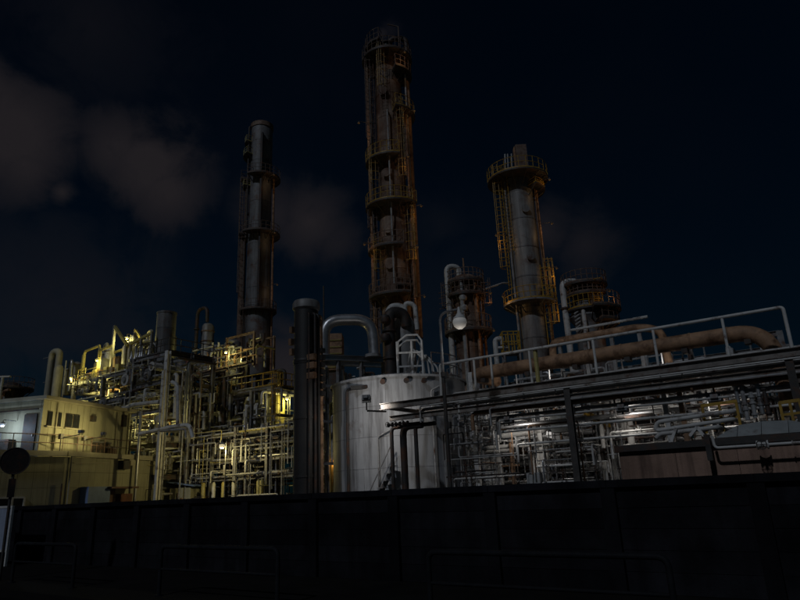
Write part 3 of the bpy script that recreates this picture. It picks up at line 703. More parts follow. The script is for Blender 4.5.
# centre column: tall, rusty, ringed with platforms
c = col_at(397, 300, 50); zz = lambda v: zat(392, v, c)
t = thing('distillation_column', 'tallest column, rusty with many curved platforms, behind the white tank', 'column', c)
ztop = zz(62)
shell(t, c, [(1.32, 0), (1.32, zz(235)), (1.22, zz(225)), (1.22, ztop), (.85, ztop+.55), (.3, ztop+.8)], 'shell_rust', 2.4, 32)
platform(t, c, 1.2, 2.35, zz(62), 0, 360, rmt='steel_brown')
platform(t, c, 1.2, 2.0, zz(50), 20, 250, rmt='steel_brown')
platform(t, c, 1.2, 2.25, zz(78), -70, 40, rmt='steel_brown')
platform(t, c, 1.2, 2.35, zz(118), -75, 45, rmt='yellow')
platform(t, c, 1.2, 2.3, zz(164), 150, 290, rmt='yellow')
platform(t, c, 1.2, 2.4, zz(209), 120, 330, rmt='yellow')
platform(t, c, 1.3, 2.3, zz(252), 140, 290, rmt='steel_brown')
platform(t, c, 1.3, 2.35, zz(299), 130, 300, rmt='steel_brown')
platform(t, c, 1.3, 1.75, zz(290), 270, 390, rmt='steel_brown', hr=.9)
for za, zb, an in ((118, 66, 252), (163, 66, 205), (208, 165, 215), (252, 210, 195), (298, 253, 222), (345, 300, 195), (208, 119, 300), (290, 210, 318)):
    ladder(t, c, 1.55, an, zz(za), zz(zb)+1, 'steel_brown', 'yellow' if an > 210 else 'steel_brown')
for an, rr, za, zb, mt in ((182, .22, 345, 66, 'pipe_brown'), (196, .13, 300, 80, 'pipe_dark'), (352, .2, 340, 84, 'pipe_brown'), (328, .12, 340, 120, 'pipe_brown'), (340, .09, 300, 60, 'pipe_grey'), (265, .08, 290, 120, 'pipe_grey')):
    a = R(an); d = Vector((math.cos(a), math.sin(a), 0)); q = c+d*(1.62+rr)
    pipe(t, [q+Z*zz(za), q+Z*zz(zb), c+d*1.1+Z*(zz(zb)+.1)], rr, mt, n=12, name='downcomer')
b = MB(); b.cyl(c+Z*(ztop+.5), c+Z*(ztop+2.0), .34, 16).cyl(c+Z*(ztop+2.0), c+Z*(ztop+2.12), .5, 18); b.build('top_nozzle', 'pipe_dark', t)
pipe(t, [c+Z*(ztop+.4)+Vector((.3, 0, 0)), c+Vector((.3, 0, ztop+2.6)), c+Vector((1.9, 0, ztop+2.6)), c+Vector((1.9, 0, ztop-1.5))], .26, 'pipe_dark', n=14, name='overhead_pipe')
b = MB(); b.tube([c+Vector((1.2, -.9, ztop)), c+Vector((1.2, -.9, ztop+3.2)), c+Vector((.2, -.9, ztop+3.5))], .06, 8); b.build('davit', 'steel_brown', t)
for v in (100, 180, 235, 270):
    b = MB(); d = Vector((-.3, -.95, 0)).normalized(); q = c+d*1.2+Z*zz(v); b.cyl(q, q+d*.3, .3, 18).cyl(q+d*.3, q+d*.38, .4, 20); b.build('manway', 'shell_rust', t)

# right column with yellow cage ladders
c = col_at(535, 345, 52); zz = lambda v: zat(522, v, c)
t = thing('grey_column', 'grey column with yellow cage ladders and a wide round top platform', 'column', c)
ztop = zz(176)
shell(t, c, [(1.08, 0), (1.08, zz(300)), (1.25, zz(285)), (1.25, ztop), (.9, ztop+.5), (.3, ztop+.75)], 'shell_pale', 2.6, 32, bmt='shell_grey')
platform(t, c, 1.2, 2.75, zz(181), 0, 360, rmt='yellow')
platform(t, c, 1.2, 2.35, zz(186)-.6, -60, 30, rmt='yellow', hr=.5)
platform(t, c, 1.1, 2.3, zz(305), 120, 330, rmt='yellow', mt='steel_grey')
ladder(t, c, 1.75, 196, zz(292), zz(178)+1, 'yellow', rr=.034); ladder(t, c, 1.6, 215, zz(255), zz(178)+1, 'yellow', cage=False)
ladder(t, c, 1.45, 318, zz(352), zz(270), 'yellow', rr=.036, w=.6); ladder(t, c, 1.5, 340, zz(350), zz(262), 'yellow', rr=.034)
for an, rr, za, zb, mt in ((345, .12, 345, 182, 'pipe_brown'), (205, .1, 345, 185, 'pipe_grey'), (330, .06, 345, 185, 'pipe_brown'), (352, .07, 345, 200, 'pipe_grey')):
    a = R(an); d = Vector((math.cos(a), math.sin(a), 0)); q = c+d*(1.4+rr); pipe(t, [q+Z*zz(za), q+Z*zz(zb)], rr, mt, name='downcomer')
pipe(t, [c+Vector((.1, 0, ztop+.5)), c+Vector((.1, 0, ztop+3.0)), c+Vector((.9, 0, ztop+3.0)), c+Vector((.9, 0, ztop+.1))], .24, 'pipe_brown', n=14, name='overhead_pipe')
b = MB(); b.box(c+Vector((.5, -.3, ztop+1.7)), 1.0, .7, 2.4, Vector((1, 0, 0)), Vector((0, 1, 0))); b.build('instrument_cabinet', 'steel_brown', t)
for x in (-1.1, -.85, -.5): b = MB(); b.cyl(c+Vector((x, -.4, ztop)), c+Vector((x+.12, -.4, ztop+2.1)), .07, 8); b.build('vent', 'pipe_grey', t)
pipe(t, [atY(482, 290, 50.5), atY(503, 283, 51), atY(508, 283, 51.5)], .075, 'pipe_grey', name='link_pipe')
for v in (215, 262): b = MB(); d = Vector((.1, -1, 0)).normalized(); q = c+d*1.1+Z*zz(v); b.cyl(q, q+d*.28, .26, 16).cyl(q+d*.28, q+d*.36, .36, 18); b.build('manway', 'shell_pale', t)

# left column, far
c = col_at(256, 375, 74); zz = lambda v: zat(258, v, c)
t = thing('slender_column', 'slender grey column with two ring platforms at the left', 'column', c)
ztop = zz(127)
shell(t, c, [(1.62, 0), (1.62, zz(318)), (1.52, zz(300)), (1.42, zz(200)), (1.4, ztop), (1.2, ztop+.25)], 'shell_grey', 3.0, 32)
b = MB(); b.sector(Vector((c.x, c.y, 0)), 1.38, 1.5, ztop-.5, ztop+.1, 0, 2*math.pi, 32); b.build('top_band', 'shell_rust', t)
platform(t, c, 1.4, 2.55, zz(180), -120, 200, rmt='steel_brown'); platform(t, c, 1.4, 2.6, zz(236), -130, 210, rmt='steel_brown')
platform(t, c, 1.5, 2.3, zz(312), 0, 360, rmt='steel_brown'); platform(t, c, 1.4, 2.35, zz(158), 140, 230, rmt='yellow_pale', hr=.8); platform(t, c, 1.4, 2.2, zz(145), 150, 220, rmt='yellow_pale', hr=.8)
platform(t, c, 1.4, 2.3, zz(188), 160, 215, rmt='yellow_pale', hr=.7)
for an, rr, za, zb, mt in ((183, .42, 390, 240, 'shell_rust'), (190, .2, 320, 215, 'pipe_dark'), (355, .14, 380, 180, 'pipe_brown'), (285, .18, 312, 140, 'pipe_dark'), (212, .12, 240, 130, 'pipe_dark')):
    a = R(an); d = Vector((math.cos(a), math.sin(a), 0)); q = c+d*(1.62+rr); pipe(t, [q+Z*zz(za), q+Z*zz(zb), c+d*1.2+Z*(zz(zb)+.1)], rr, mt, n=12, name='downcomer')
ladder(t, c, 1.85, 200, zz(310), zz(180), 'steel_brown'); ladder(t, c, 1.85, 225, zz(375), zz(312), 'steel_brown')

# short column with loop pipe, between centre and right columns
c = col_at(470, 350, 46); zz = lambda v: zat(467, v, c)
t = thing('stubby_column', 'stubby dark column with a pale looped pipe left of the grey column', 'column', c)
ztop = zz(281)
shell(t, c, [(1.0, 0), (1.0, ztop-.1), (.7, ztop+.35), (.2, ztop+.5)], 'shell_rust', 2.0, 28)
platform(t, c, 1.0, 1.8, zz(333), 0, 360, rmt='steel_brown'); platform(t, c, 1.0, 1.55, zz(297), 150, 400, rmt='steel_brown', hr=.9); platform(t, c, 1.0, 1.5, zz(283), 0, 360, rmt='steel_brown', hr=.8)
q = c+Vector((-1.35, -.3, 0)); pipe(t, [q, q+Z*zz(267), q+Z*zz(267)+Vector((.95, .2, 0)), q+Vector((.95, .2, ztop-.4))], .22, 'pipe_white', bend=.45, n=14, name='loop_pipe')
ladder(t, c, 1.35, 205, zz(335), zz(285), 'steel_brown'); ladder(t, c, 1.3, 330, zz(335), zz(283), 'steel_brown')
for k in range(4): z = zz(292)-k*.42; b = MB(); b.bar(q+Vector((-.15, 0, z)), q+Vector((-.75, -.2, z-.15)), .05, .05); b.build('outrigger', 'steel_brown', t)
b = MB(); b.cyl(c+Z*(ztop+.4), c+Z*zz(258), .06, 8); b.build('vent', 'pipe_brown', t)
for an, rr, mt in ((300, .12, 'pipe_brown'), (250, .16, 'pipe_grey'), (350, .1, 'pipe_brown')):
    a = R(an); d = Vector((math.cos(a), math.sin(a), 0)); q = c+d*(1.1+rr); pipe(t, [q+Z*2, q+Z*zz(286)], rr, mt, name='downcomer')
for z in (zz(302), zz(312)): b = MB(); b.lathe(c+Vector((-.35, -1.15, z)), [(.001, -.3), (.25, -.2), (.32, 0), (.25, .2), (.001, .3)], 14, caps=False); b.build('valve_pot', 'pipe_grey', t)

# drum column at the right, with a pale bent pipe
c = col_at(592, 345, 47); zz = lambda v: zat(590, v, c)
t = thing('drum_column', 'dark drum column with curved platforms and pale bent pipe, right of the grey column', 'column', c)
ztop = zz(286)
shell(t, c, [(1.05, 0), (1.05, zz(325)), (1.45, zz(318)), (1.05, zz(308)), (1.05, ztop), (.75, ztop+.4), (.2, ztop+.55)], 'shell_grey', 1.9, 28)
platform(t, c, 1.0, 1.75, zz(286), 0, 360, rmt='steel_brown', hr=.9); platform(t, c, 1.0, 2.5, zz(312), -95, 60, rmt='steel_brown'); platform(t, c, 1.0, 2.3, zz(324), -80, 70, rmt='steel_brown', hr=.9)
platform(t, c, 1.0, 1.7, zz(311), 180, 300, rmt='yellow', hr=1.0); platform(t, c, 1.0, 1.6, zz(296), 180, 330, rmt='steel_brown', hr=.6)
q = c+Vector((-1.75, -.2, 0)); pipe(t, [q, q+Z*zz(281), q+Z*zz(281)+Vector((1.3, .2, 0)), q+Vector((1.45, .2, ztop-.2))], .24, 'pipe_white', bend=.62, n=16, name='bent_pipe')
b = MB(); b.cyl(q+Z*zz(309), q+Z*(zz(309)+.12), .36, 16); b.build('flange', 'pipe_dark', t)
q = c+Vector((-.7, -1.25, 0)); pipe(t, [q+Z*3, q+Z*zz(312), c+Vector((-.4, -.8, zz(308)))], .16, 'pipe_white', n=12, name='downcomer')
for k in range(7): z = zz(334)+k*.28; b = MB(); b.cyl(c+Vector((-1.3, -.9, z)), c+Vector((-.95, -1.1, z+.2)), .07, 8); b.build('nozzle', 'pipe_grey', t)
ladder(t, c, 1.35, 290, zz(312), zz(286), 'yellow'); 

# small yellow cage platform and pale vent at the foot of the grey column
p = col_at(511, 350, 40); z0 = zat(511, 354, p); z1 = zat(511, 333, p)
t = thing('yellow_cage', 'small yellow railed landing at the foot of the grey column', 'landing', p)
b = MB(); b.box(p+Z*z0, 1.15, .9, .1, Vector((1, 0, 0)), Vector((0, 1, 0))); b.build('deck', 'steel_grey', t)
rails(t, [p+Vector((-.55, -.42, z0)), p+Vector((.55, -.42, z0)), p+Vector((.55, .42, z0)), p+Vector((-.55, .42, z0))], z1-z0, 'yellow', .045, .4, closed=True)
for x in (-.5, .5):
    for y in (-.38, .38): b = MB(); b.bar(p+Vector((x, y, 0)), p+Vector((x, y, z0-.05)), .12, .12, NN); b.build('leg', 'steel_grey', t)
p = col_at(496, 350, 40); z1 = zat(496, 339, p)
t = thing('vent_pipe', 'short pale vent pipe with side branch left of the yellow landing', 'pipe', p)
pipe(t, [p, p+Z*z1, p+Vector((.5, 0, z1)), p+Vector((.5, 0, z1-.4))], .17, 'pipe_white', n=12); pipe(t, [p+Z*(z1-.6), p+Vector((.8, -.1, z1-.6))], .1, 'pipe_white')
for u, vt, Y, h in ((549, 300, 58, 'dark mast right of the grey column foot'), (324, 286, 60, 'thin dark mast above the pale duct')):
    p = col_at(u, 345, Y); z1 = zat(u, vt, p); t = thing('lightning_mast', 'thin '+h.replace('thin ', ''), 'mast', p)
    b = MB(); b.cyl(p, p+Z*z1*.8, .14, 8).cyl(p+Z*z1*.8, p+Z*z1, .07, 8); b.build('pole', 'steel_dark', t)
    for k in range(4): b = MB(); b.cyl(p+Z*(z1*.7+k*.6)-Vector((.3, 0, 0)), p+Z*(z1*.7+k*.6)+Vector((.3, 0, 0)), .04, 6); b.build('step', 'steel_dark', t)

# ------------------------------------------------------------------ black column left of the tank, with pale cap
c = col_at(306, 480, 27.5); zz = lambda v: zat(305, v, c)
t = thing('black_stack', 'thick black stack with pale flanged cap left of the white tank', 'stack', c)
zt_ = zz(302)
shell(t, c, [(.54, 0), (.54, zt_-.45)], 'stack_black', 2.6, 28)
b = MB(); b.lathe(c, [(.52, zt_-.46), (.62, zt_-.36), (.62, zt_-.12), (.56, zt_), (.45, zt_+.04), (.001, zt_+.06)], 32); b.build('cap', 'shell_pale', t)
b = MB(); b.lathe(c, [(.545, zt_-2.9), (.575, zt_-2.85), (.575, zt_-2.75), (.545, zt_-2.7)], 28, caps=False); b.build('flange', 'stack_black', t)
for an, rr, mt in ((-45, .06, 'pipe_dark'), (-25, .05, 'stack_black'), (5, .07, 'pipe_brown'), (-70, .035, 'pipe_dark')):
    a = R(an); d = Vector((math.cos(a), math.sin(a), 0)); q = c+d*(.60+rr); pipe(t, [q+Z*.3, q+Z*(zt_-.7), c+d*.4+Z*(zt_-.65)], rr, mt, name='conduit')
for v, dx in ((330, -.62), (342, -.66), (352, -.62)): b = MB(); b.box(c+Vector((dx, -.1, zz(v))), .16, .2, .28); b.build('junction_box', 'pipe_brown', t)
for v in (360, 368, 378): b = MB(); b.box(c+Vector((.32, -.56, zz(v))), .42, .2, .26); b.build('valve_block', 'pipe_brown', t)
for k in range(7): b = MB(); b.box(c+Vector((.72, -.15, zz(352)-k*.32)), .2, .25, .2); b.build('terminal_box', 'stack_black', t)

# pale duct looping over, with the girder it stands on
D_Y = 38
g0, g1 = atY(318, 357, D_Y-1), atY(378, 345, D_Y+1.0)
t = thing('duct_girder', 'pale topped girder frame between black stack and tallest column', 'frame', base(g0.lerp(g1, .5)))
gz = g0.z
G0 = Vector((g0.x-.2, g0.y, gz)); G1 = Vector((g1.x+.3, g1.y, gz+.05))
for dy in (0, 1.6):
    b = MB(); b.ibeam(G0+Vector((0, dy, 0)), G1+Vector((0, dy, 0)), .3, .34); b.build('beam', 'pipe_clad', t)
    for k in range(4):
        q = G0.lerp(G1, k/3)+Vector((0, dy, 0)); b = MB(); b.bar(base(q), q-Z*.17, .2, .2, NN); b.build('column', 'steel_grey', t)
    for zf in (.35, .6, .82):
        b = MB(); b.bar(Vector((*G0.xy, gz*zf))+Vector((0, dy, 0)), Vector((*G1.xy, gz*zf))+Vector((0, dy, 0)), .14, .16); b.build('beam', 'steel_grey', t)
q = random.Random(77)
for k in range(40):
    f = q.random(); a = G0.lerp(G1, f)+Vector((0, q.uniform(.2, 1.5), 0)); h = q.uniform(gz*.55, gz*.97); rr = q.uniform(.05, .13)
    pipe(t, [Vector((a.x, a.y, q.uniform(.2, gz*.5))), Vector((a.x, a.y, h)), Vector((a.x+q.uniform(-.8, .8), a.y, h))], rr, q.choice(MIX_Y), n=8)
A, B = atY(324, 350, D_Y), atY(373, 352, D_Y+.4); zt_ = atY(345, 319, D_Y).z
t = thing('looped_duct', 'fat pale duct arching over beside the black stack', 'duct', Vector((*A.lerp(B, .5).xy, gz+.2)))
b = MB(); b.tube([Vector((A.x, A.y, gz+.1)), Vector((A.x, A.y, zt_)), Vector((B.x, B.y, zt_)), Vector((B.x+.1, B.y, gz+.15))], .36, 20, bend=1.15, seg=9); o = b.build('duct', 'pipe_clad', t)
for x in (A, B): b = MB(); b.cyl(Vector((x.x, x.y, gz+.12)), Vector((x.x, x.y, gz+.3)), .5, 20); b.build('flange', 'pipe_grey', o)
# cream louvred box and small drum under the arch
p = atY(332, 345, 42); t = thing('louvre_box', 'brown louvred box under the arching pale duct', 'louvre box', Vector((*p.xy, gz)))
b = MB(); b.box(Vector((p.x, p.y, (gz+zat(332, 336, p))/2)), 1.5, 1.4, zat(332, 336, p)-gz, Vector((1, 0, 0)), Vector((0, 1, 0))); b.build('casing', 'pipe_brown', t)
for k in range(5): z = gz+.12+k*(zat(332, 336, p)-gz-.2)/5; b = MB(); b.box(Vector((p.x, p.y-.74, z+.06)), 1.44, .06, .07, Vector((1, 0, 0)), Vector((0, 1, .3)).normalized(), Vector((0, -.3, 1)).normalized()); b.build('louvre', 'yellow_pale', t)
b = MB(); b.box(Vector((p.x, p.y, gz/2-.05)), 1.2, 1.1, gz-.1, Vector((1, 0, 0)), Vector((0, 1, 0))); b.build('plinth', 'steel_dark', t)

# ------------------------------------------------------------------ long pipe rack at the back, left of the tank
BD = 31.0
def back_rack(u0, u1, label, seed, njum, cols):
    s0, s1 = uS(u0, 460, BD), uS(u1, 460, BD); um = (u0+u1)/2
    zt_ = uZ(267, 428, BD)
    t = thing('pipe_rack', label, 'pipe rack', G((s0+s1)/2, BD+1.5), 'long pipe rack left of the tank')
    zs = [uZ(267, v, BD) for v in (475, 457, 441, 429)]
    for D in (BD, BD+3.2):
        for u in cols:
            s = uS(u, 460, BD); b = MB(); b.ibeam(G(s, D, 0), G(s, D, zt_+.35), .22, .22, NN); b.build('column', 'steel_grey', t)
        for z in zs: b = MB(); b.ibeam(G(s0, D+.16, z-.1), G(s1, D+.16, z-.1), .14, .2); b.build('beam', 'steel_grey', t)
    for u in cols:
        s = uS(u, 460, BD)
        for z in zs: b = MB(); b.ibeam(G(s, BD+.1, z-.12), G(s, BD+3.1, z-.12), .14, .2); b.build('cross_beam', 'steel_grey', t)
    q = random.Random(seed)
    for z in zs:
        D = BD-.05
        while D < BD+3.0:
            rr = q.uniform(.045, .15); D += rr+.03
            pipe(t, [G(s0+q.uniform(0, .5), D, z+rr), G(s1-.15, D, z+rr)], rr, q.choice(MIX_Y), n=10, flange=[(0, q.uniform(.1, .9))] if q.random() < .7 else [])
            D += rr+q.uniform(.02, .2)
    jumble(t, s0, s1-.2, BD-.9, BD+2.6, .3, zt_+.9, int(njum*1.9), seed+1, MIX_Y+['steel_grey']*4, rr=(.022, .085), lmax=4.2, pv=.27, valves=.35)
    for k in range(3):
        s = q.uniform(s0+.3, s1-.3); b = MB(); b.lathe(G(s, BD-.5, 0), [(.13, .3), (.13, uZ(267, 481, BD)), (.06, uZ(267, 479, BD))], 14); b.build('pot', 'pipe_white' if k % 2 else 'yellow_pale', t)
    return t
back_rack(176, 234, 'pipe rack section left of the bright lamp', 21, 52, (190, 212))
back_rack(234, 290, 'brightly lit pipe rack section between the bright lamp and the black stack', 22, 52, (235, 267))
back_rack(290, 342, 'pipe rack section behind the black stack and the tank edge', 23, 46, (298, 331))

# yellow lit process block behind that rack
c = atY(265, 420, 52); sc, Dc = sD(c)
t = thing('lit_process_frame', 'steel frame with drums glowing yellow at the foot of the slender column', 'process frame', base(c))
fw = 2.5; ztf = zat(265, 392, c)
frame(t, [(sc+x, Dc+y, 0, ztf) for x in (-fw, 0, fw) for y in (-1.5, 1.5)],
      [(G(sc-fw, Dc+y, z), G(sc+fw, Dc+y, z)) for y in (-1.5, 1.5) for z in (ztf*.5, ztf*.78, ztf)]+[(G(sc+x, Dc-1.5, z-.02), G(sc+x, Dc+1.5, z-.02)) for x in (-fw, 0, fw) for z in (ztf*.5, ztf*.78, ztf)], 'steel_grey', .26, .24)
for x, r_, h, mt in ((-1.7, .45, .97, 'pipe_white'), (-.4, .55, .93, 'pipe_white'), (1.35, .8, .96, 'yellow_pale')):
    b = MB(); b.lathe(G(sc+x, Dc-.2, 0), [(r_, 2.5), (r_, ztf*h-.5), (r_*.6, ztf*h), (.1, ztf*h+.1)], 20); b.build('drum', mt, t)
rails(t, [G(sc-fw, Dc-1.5, ztf+.12), G(sc+fw, Dc-1.5, ztf+.12), G(sc+fw, Dc+1.5, ztf+.12)], 1.1, 'yellow', .04)
jumble(t, sc-fw, sc+fw+.4, Dc-2, Dc+1.5, ztf*.4, ztf+.3, 46, 31, MIX_Y, rr=(.05, .14), lmax=3)
ladder(t, G(sc+fw, Dc-1.5), .2, -60, ztf*.4, ztf+1, 'yellow')
pipe(t, [G(sc+1.3, Dc, ztf), G(sc+1.3, Dc, zat(276, 373, c)), G(sc+2.2, Dc, zat(276, 373, c)), G(sc+2.2, Dc, ztf)], .16, 'pipe_dark', bend=.4, name='vent_loop')

# ------------------------------------------------------------------ left process structure: big open steel frame
cn = atY(163, 430, 46); s0, D0 = sD(cn); zt1 = zat(162, 351, cn)
t = thing('process_structure', 'tall open steel structure packed with pipework behind the cream cabin', 'process structure', base(cn))
zlv = [zt1*.28, zt1*.46, zt1*.66, zt1*.83, zt1]
SX = [0, -4.2, -8.4, -12.8]; DX = [0, 2.1, 4.2]
for i, x in enumerate(SX):
    for j, y in enumerate(DX):
        zt_ = zt1 if i < 2 else zt1-.75
        b = MB(); b.ibeam(G(s0+x, D0+y, 0), G(s0+x, D0+y, zt_), .36 if i+j == 0 else .28, .3, NN); b.build('column', 'steel_white' if i+j == 0 else 'steel_grey', t)
for z in zlv:
    for j, y in enumerate(DX):
        for i in range(3):
            zz_ = z if i < 1 else z*(zt1-.75)/zt1
            b = MB(); b.ibeam(G(s0+SX[i]-.15, D0+y, zz_-.17), G(s0+SX[i+1]+.15, D0+y, zz_-.17), .2, .34); b.build('beam', 'steel_grey', t)
    for i, x in enumerate(SX):
        zz_ = z if i < 2 else z*(zt1-.75)/zt1
        for j in range(2): b = MB(); b.ibeam(G(s0+x, D0+DX[j]+.15, zz_-.19), G(s0+x, D0+DX[j+1]-.15, zz_-.19), .2, .32); b.build('beam', 'steel_dark', t)
for i, (a, c2) in enumerate(((0, 1), (1, 2), (2, 3))):
    for k, z in enumerate(zlv[1:4]):
        if (i+k) % 2: continue
        b = MB(); b.bar(G(s0+SX[a], D0+4.2, z), G(s0+SX[c2], D0+4.2, zlv[k+2]-.3), .12, .12); b.build('brace', 'steel_dark', t)
for k, z in enumerate(zlv):
    jumble(t, s0+SX[-1], s0-.2, D0-.4, D0+3.5, (zlv[k-1] if k else .4)+.1, z-.35, 56, 41+k, MIX_D if k != 3 else MIX_Y, rr=(.045, .14), lmax=5, valves=.3)
    jumble(t, s0+SX[-1], s0-.2, D0-.9, D0+1.2, (zlv[k-1] if k else .4)+.1, z-.3, 44, 141+k, MIX_Y, rr=(.02, .055), lmax=3.5, valves=.25, name='conduit')
jumble(t, s0+.1, s0+.6, D0+.6, D0+4.1, 1, zt1-.3, 22, 50, MIX_D, rr=(.05, .15), lmax=.5, pv=.5)
q = random.Random(8)
for k in range(22):
    x = q.uniform(-12.5, -.8); lv = q.randrange(1, 4); r_ = q.uniform(.18, .45); z = zlv[lv]+r_+.1+q.choice((0, .7))
    b = MB(); b.cyl(G(s0+x, D0-.3, z), G(s0+x, D0+2.5, z), r_, 20).cyl(G(s0+x, D0-.36, z), G(s0+x, D0-.3, z), r_*1.15, 20); o = b.build('heat_exchanger', q.choice(['pipe_clad', 'pipe_white', 'shell_grey']), t)
    b = MB(); b.cyl(G(s0+x, D0-.5, z), G(s0+x, D0-.36, z), r_*.5, 16); b.build('nozzle', 'pipe_grey', o)
# pale pipes in front of the structure, right of the cabin
for pts, rr, mt in (([(126, 408), (132, 405), (160, 402)], .16, 'pipe_white'), ([(159, 440), (158, 372)], .12, 'pipe_white'), ([(178, 424), (178, 385), (172, 382)], .14, 'pipe_white'),
                    ([(139, 440), (139, 412)], .10, 'pipe_clad'), ([(140, 434), (176, 426), (190, 425), (193, 438)], .14, 'pipe_white'), ([(160, 431), (186, 429), (186, 438)], .09, 'pipe_grey')):
    P = [atD(u, v, D0-2.0) for u, v in pts]
    if len(P) == 2 or len(pts) == 2: P[1] = Vector((P[0].x, P[0].y, P[1].z)); P[0] = Vector((P[0].x, P[0].y, .2))
    pipe(t, P, rr, mt, bend=.4, n=12)
# things standing on top of the structure
ztp = zt1-.02
def on_top(u, v, dD): return atD(u, v, D0+dD)
hx = thing('hopper_tower', 'yellow lit hopper housing with slanted top on the structure roof', 'hopper', G(uS(118, 362, D0+2), D0+2.5, ztp-.7))
sa, sb = uS(112.5, 350, D0+1.5), uS(126, 350, D0+1.5); zpk = uZ(119, 324, D0+1.5); zbt = zt1-.75
for s in (sa, sb):
    for dd in (1.5, 3.5): b = MB(); b.bar(G(s, D0+dd, zbt), G(s, D0+dd, zpk if s == sa else zpk-2.0), .2, .2, NN); b.build('post', 'steel_grey', hx)
b = MB(); b.bar(G(sa, D0+1.5, zpk-.1), G(sb+.2, D0+1.5, zpk-2.2), .2, .22); b.bar(G(sa, D0+3.5, zpk-.1), G(sb+.2, D0+3.5, zpk-2.2), .2, .22); b.build('roof_rake', 'yellow_pale', hx)
b = MB(); b.box(G((sa+sb)/2+.1, D0+3.3, (zbt+zpk-1.6)/2), (sb-sa)*.8, .1, zpk-1.9-zbt); b.build('back_panel', 'yellow_pale', hx)
b = MB(); b.lathe(G((sa+sb)/2, D0+2.5, 0), [(.2, zbt), (.3, zbt+.5), (.62, zbt+1.3), (.62, zpk-2.0), (.3, zpk-1.5)], 18); b.build('bin', 'pipe_white', hx)
b = MB(); b.box(G(sa+.5, D0+1.6, zbt+.55), .7, .5, .8); b.build('control_box', 'cable_box', hx)
gs = thing('gas_cooler_frame', 'yellow lit frame with arched pipes beside the grey vent stack', 'cooler', G(uS(141, 360, D0+2), D0+2.2, zt1))
sa, sb = uS(130, 355, D0+1.2), uS(151, 350, D0+1.2); zpk = uZ(150, 333, D0+1.2)
for s in (sa, (sa+sb)/2, sb):
    for dd in (1.2, 3.4): b = MB(); b.bar(G(s, D0+dd, zt1-.1), G(s, D0+dd, zpk-(.4 if s == sa else 0)), .16, .16, NN); b.build('post', 'steel_grey', gs)
for dd in (1.2, 3.4):
    b = MB(); b.bar(G(sa, D0+dd, zpk-.45), G(sb, D0+dd, zpk-.02), .18, .2); b.build('roof_beam', 'yellow_pale', gs)
for k in range(6):
    dd = 1.45+k*.34; mt = 'pipe_white' if k % 2 else 'yellow_pale'
    pipe(gs, [G(sa+.25, D0+dd, zt1), G(sa+.25+.1*k, D0+dd, zpk-.6), G(sb-.3-.1*k, D0+dd, zpk-.6), G(sb-.3, D0+dd, zt1)], .12, mt, bend=.6, n=10, name='arched_pipe')
for k in range(12):
    q_ = random.Random(k+300); b = MB(); b.lathe(G(sa+.4+q_.uniform(0, sb-sa-.8), D0+1.0+q_.uniform(0, .6), zt1), [(.05, 0), (.09, .2), (.16, .3), (.16, .5), (.07, .7), (.05, 1.0+q_.uniform(0, .6))], 12); b.build('fan_motor', 'pipe_clad', gs)
vs = thing('vessel_cage', 'yellow lit cage with domed vessel on the left of the structure roof', 'vessel', G(uS(90, 370, D0+2), D0+2.4, zt1-.75))
sa, sb = uS(83, 365, D0+1), uS(99, 362, D0+1); zpk = uZ(90, 350, D0+1); zbt = zt1-.75
for s in (sa, sb):
    for dd in (1, 3.2): b = MB(); b.bar(G(s, D0+dd, zbt), G(s, D0+dd, zpk-.3), .22, .22, NN); b.build('post', 'yellow_pale', vs)
for dd in (1, 3.2): b = MB(); b.tube([G(sa, D0+dd, zpk-.4), G(sa+.2, D0+dd, zpk), G(sb-.2, D0+dd, zpk+.15), G(sb, D0+dd, zpk-.3)], .12, 8); b.build('top_bow', 'yellow_pale', vs)
b = MB(); b.lathe(G((sa+sb)/2, D0+2.1, 0), [(.3, zbt), (.75, zbt+.4), (.75, zpk-1.2), (.5, zpk-.75), (.1, zpk-.6)], 20); b.build('vessel', 'shell_pale', vs)
for k in range(4): b = MB(); b.bar(G(sa, D0+1, zbt+.2+.35*k), G(sb, D0+1, zbt+.2+.35*k), .05, .06); b.build('guard_bar', 'yellow_pale', vs)
b = MB(); b.box(G(sb+1.0, D0+2.4, (zbt+zpk-.9)/2), 1.1, 1.2, zpk-.9-zbt); b.build('cabinet', 'steel_brown', vs)
b = MB(); b.bar(G(sb+.2, D0+.95, zpk-.3), G(sb+1.8, D0+.95, zpk-.2), .12, .2); b.build('canopy', 'yellow_pale', vs)
# rail and small gear along the left roof edge
rl = thing('roof_guard', 'yellow lit guard rail along the left roof edge of the structure', 'guard rail', G(uS(72, 380, D0), D0+.3, zt1-.75))
rails(rl, [G(s0+SX[-1], D0+.2, zt1-.75), G(uS(83, 372, D0), D0+.2, zt1-.75)], 1.1, 'yellow_pale', .05, .9)
for k in range(6): b = MB(); b.box(G(s0+SX[-1]+.6+k*.85, D0+1.0, zt1-.3), .5, .5, .8+.3*(k % 2)); b.build('motor_box', 'yellow_pale' if k % 2 else 'pipe_brown', rl)
r2 = thing('roof_guard', 'guard rail along the roof edge under the grey vent stack', 'guard rail', G(s0-2, D0, zt1))
rails(r2, [G(s0-4.2, D0+.05, zt1), G(s0, D0+.05, zt1), G(s0, D0+4.2, zt1)], 1.05, 'steel_dark', .035, 1.0)
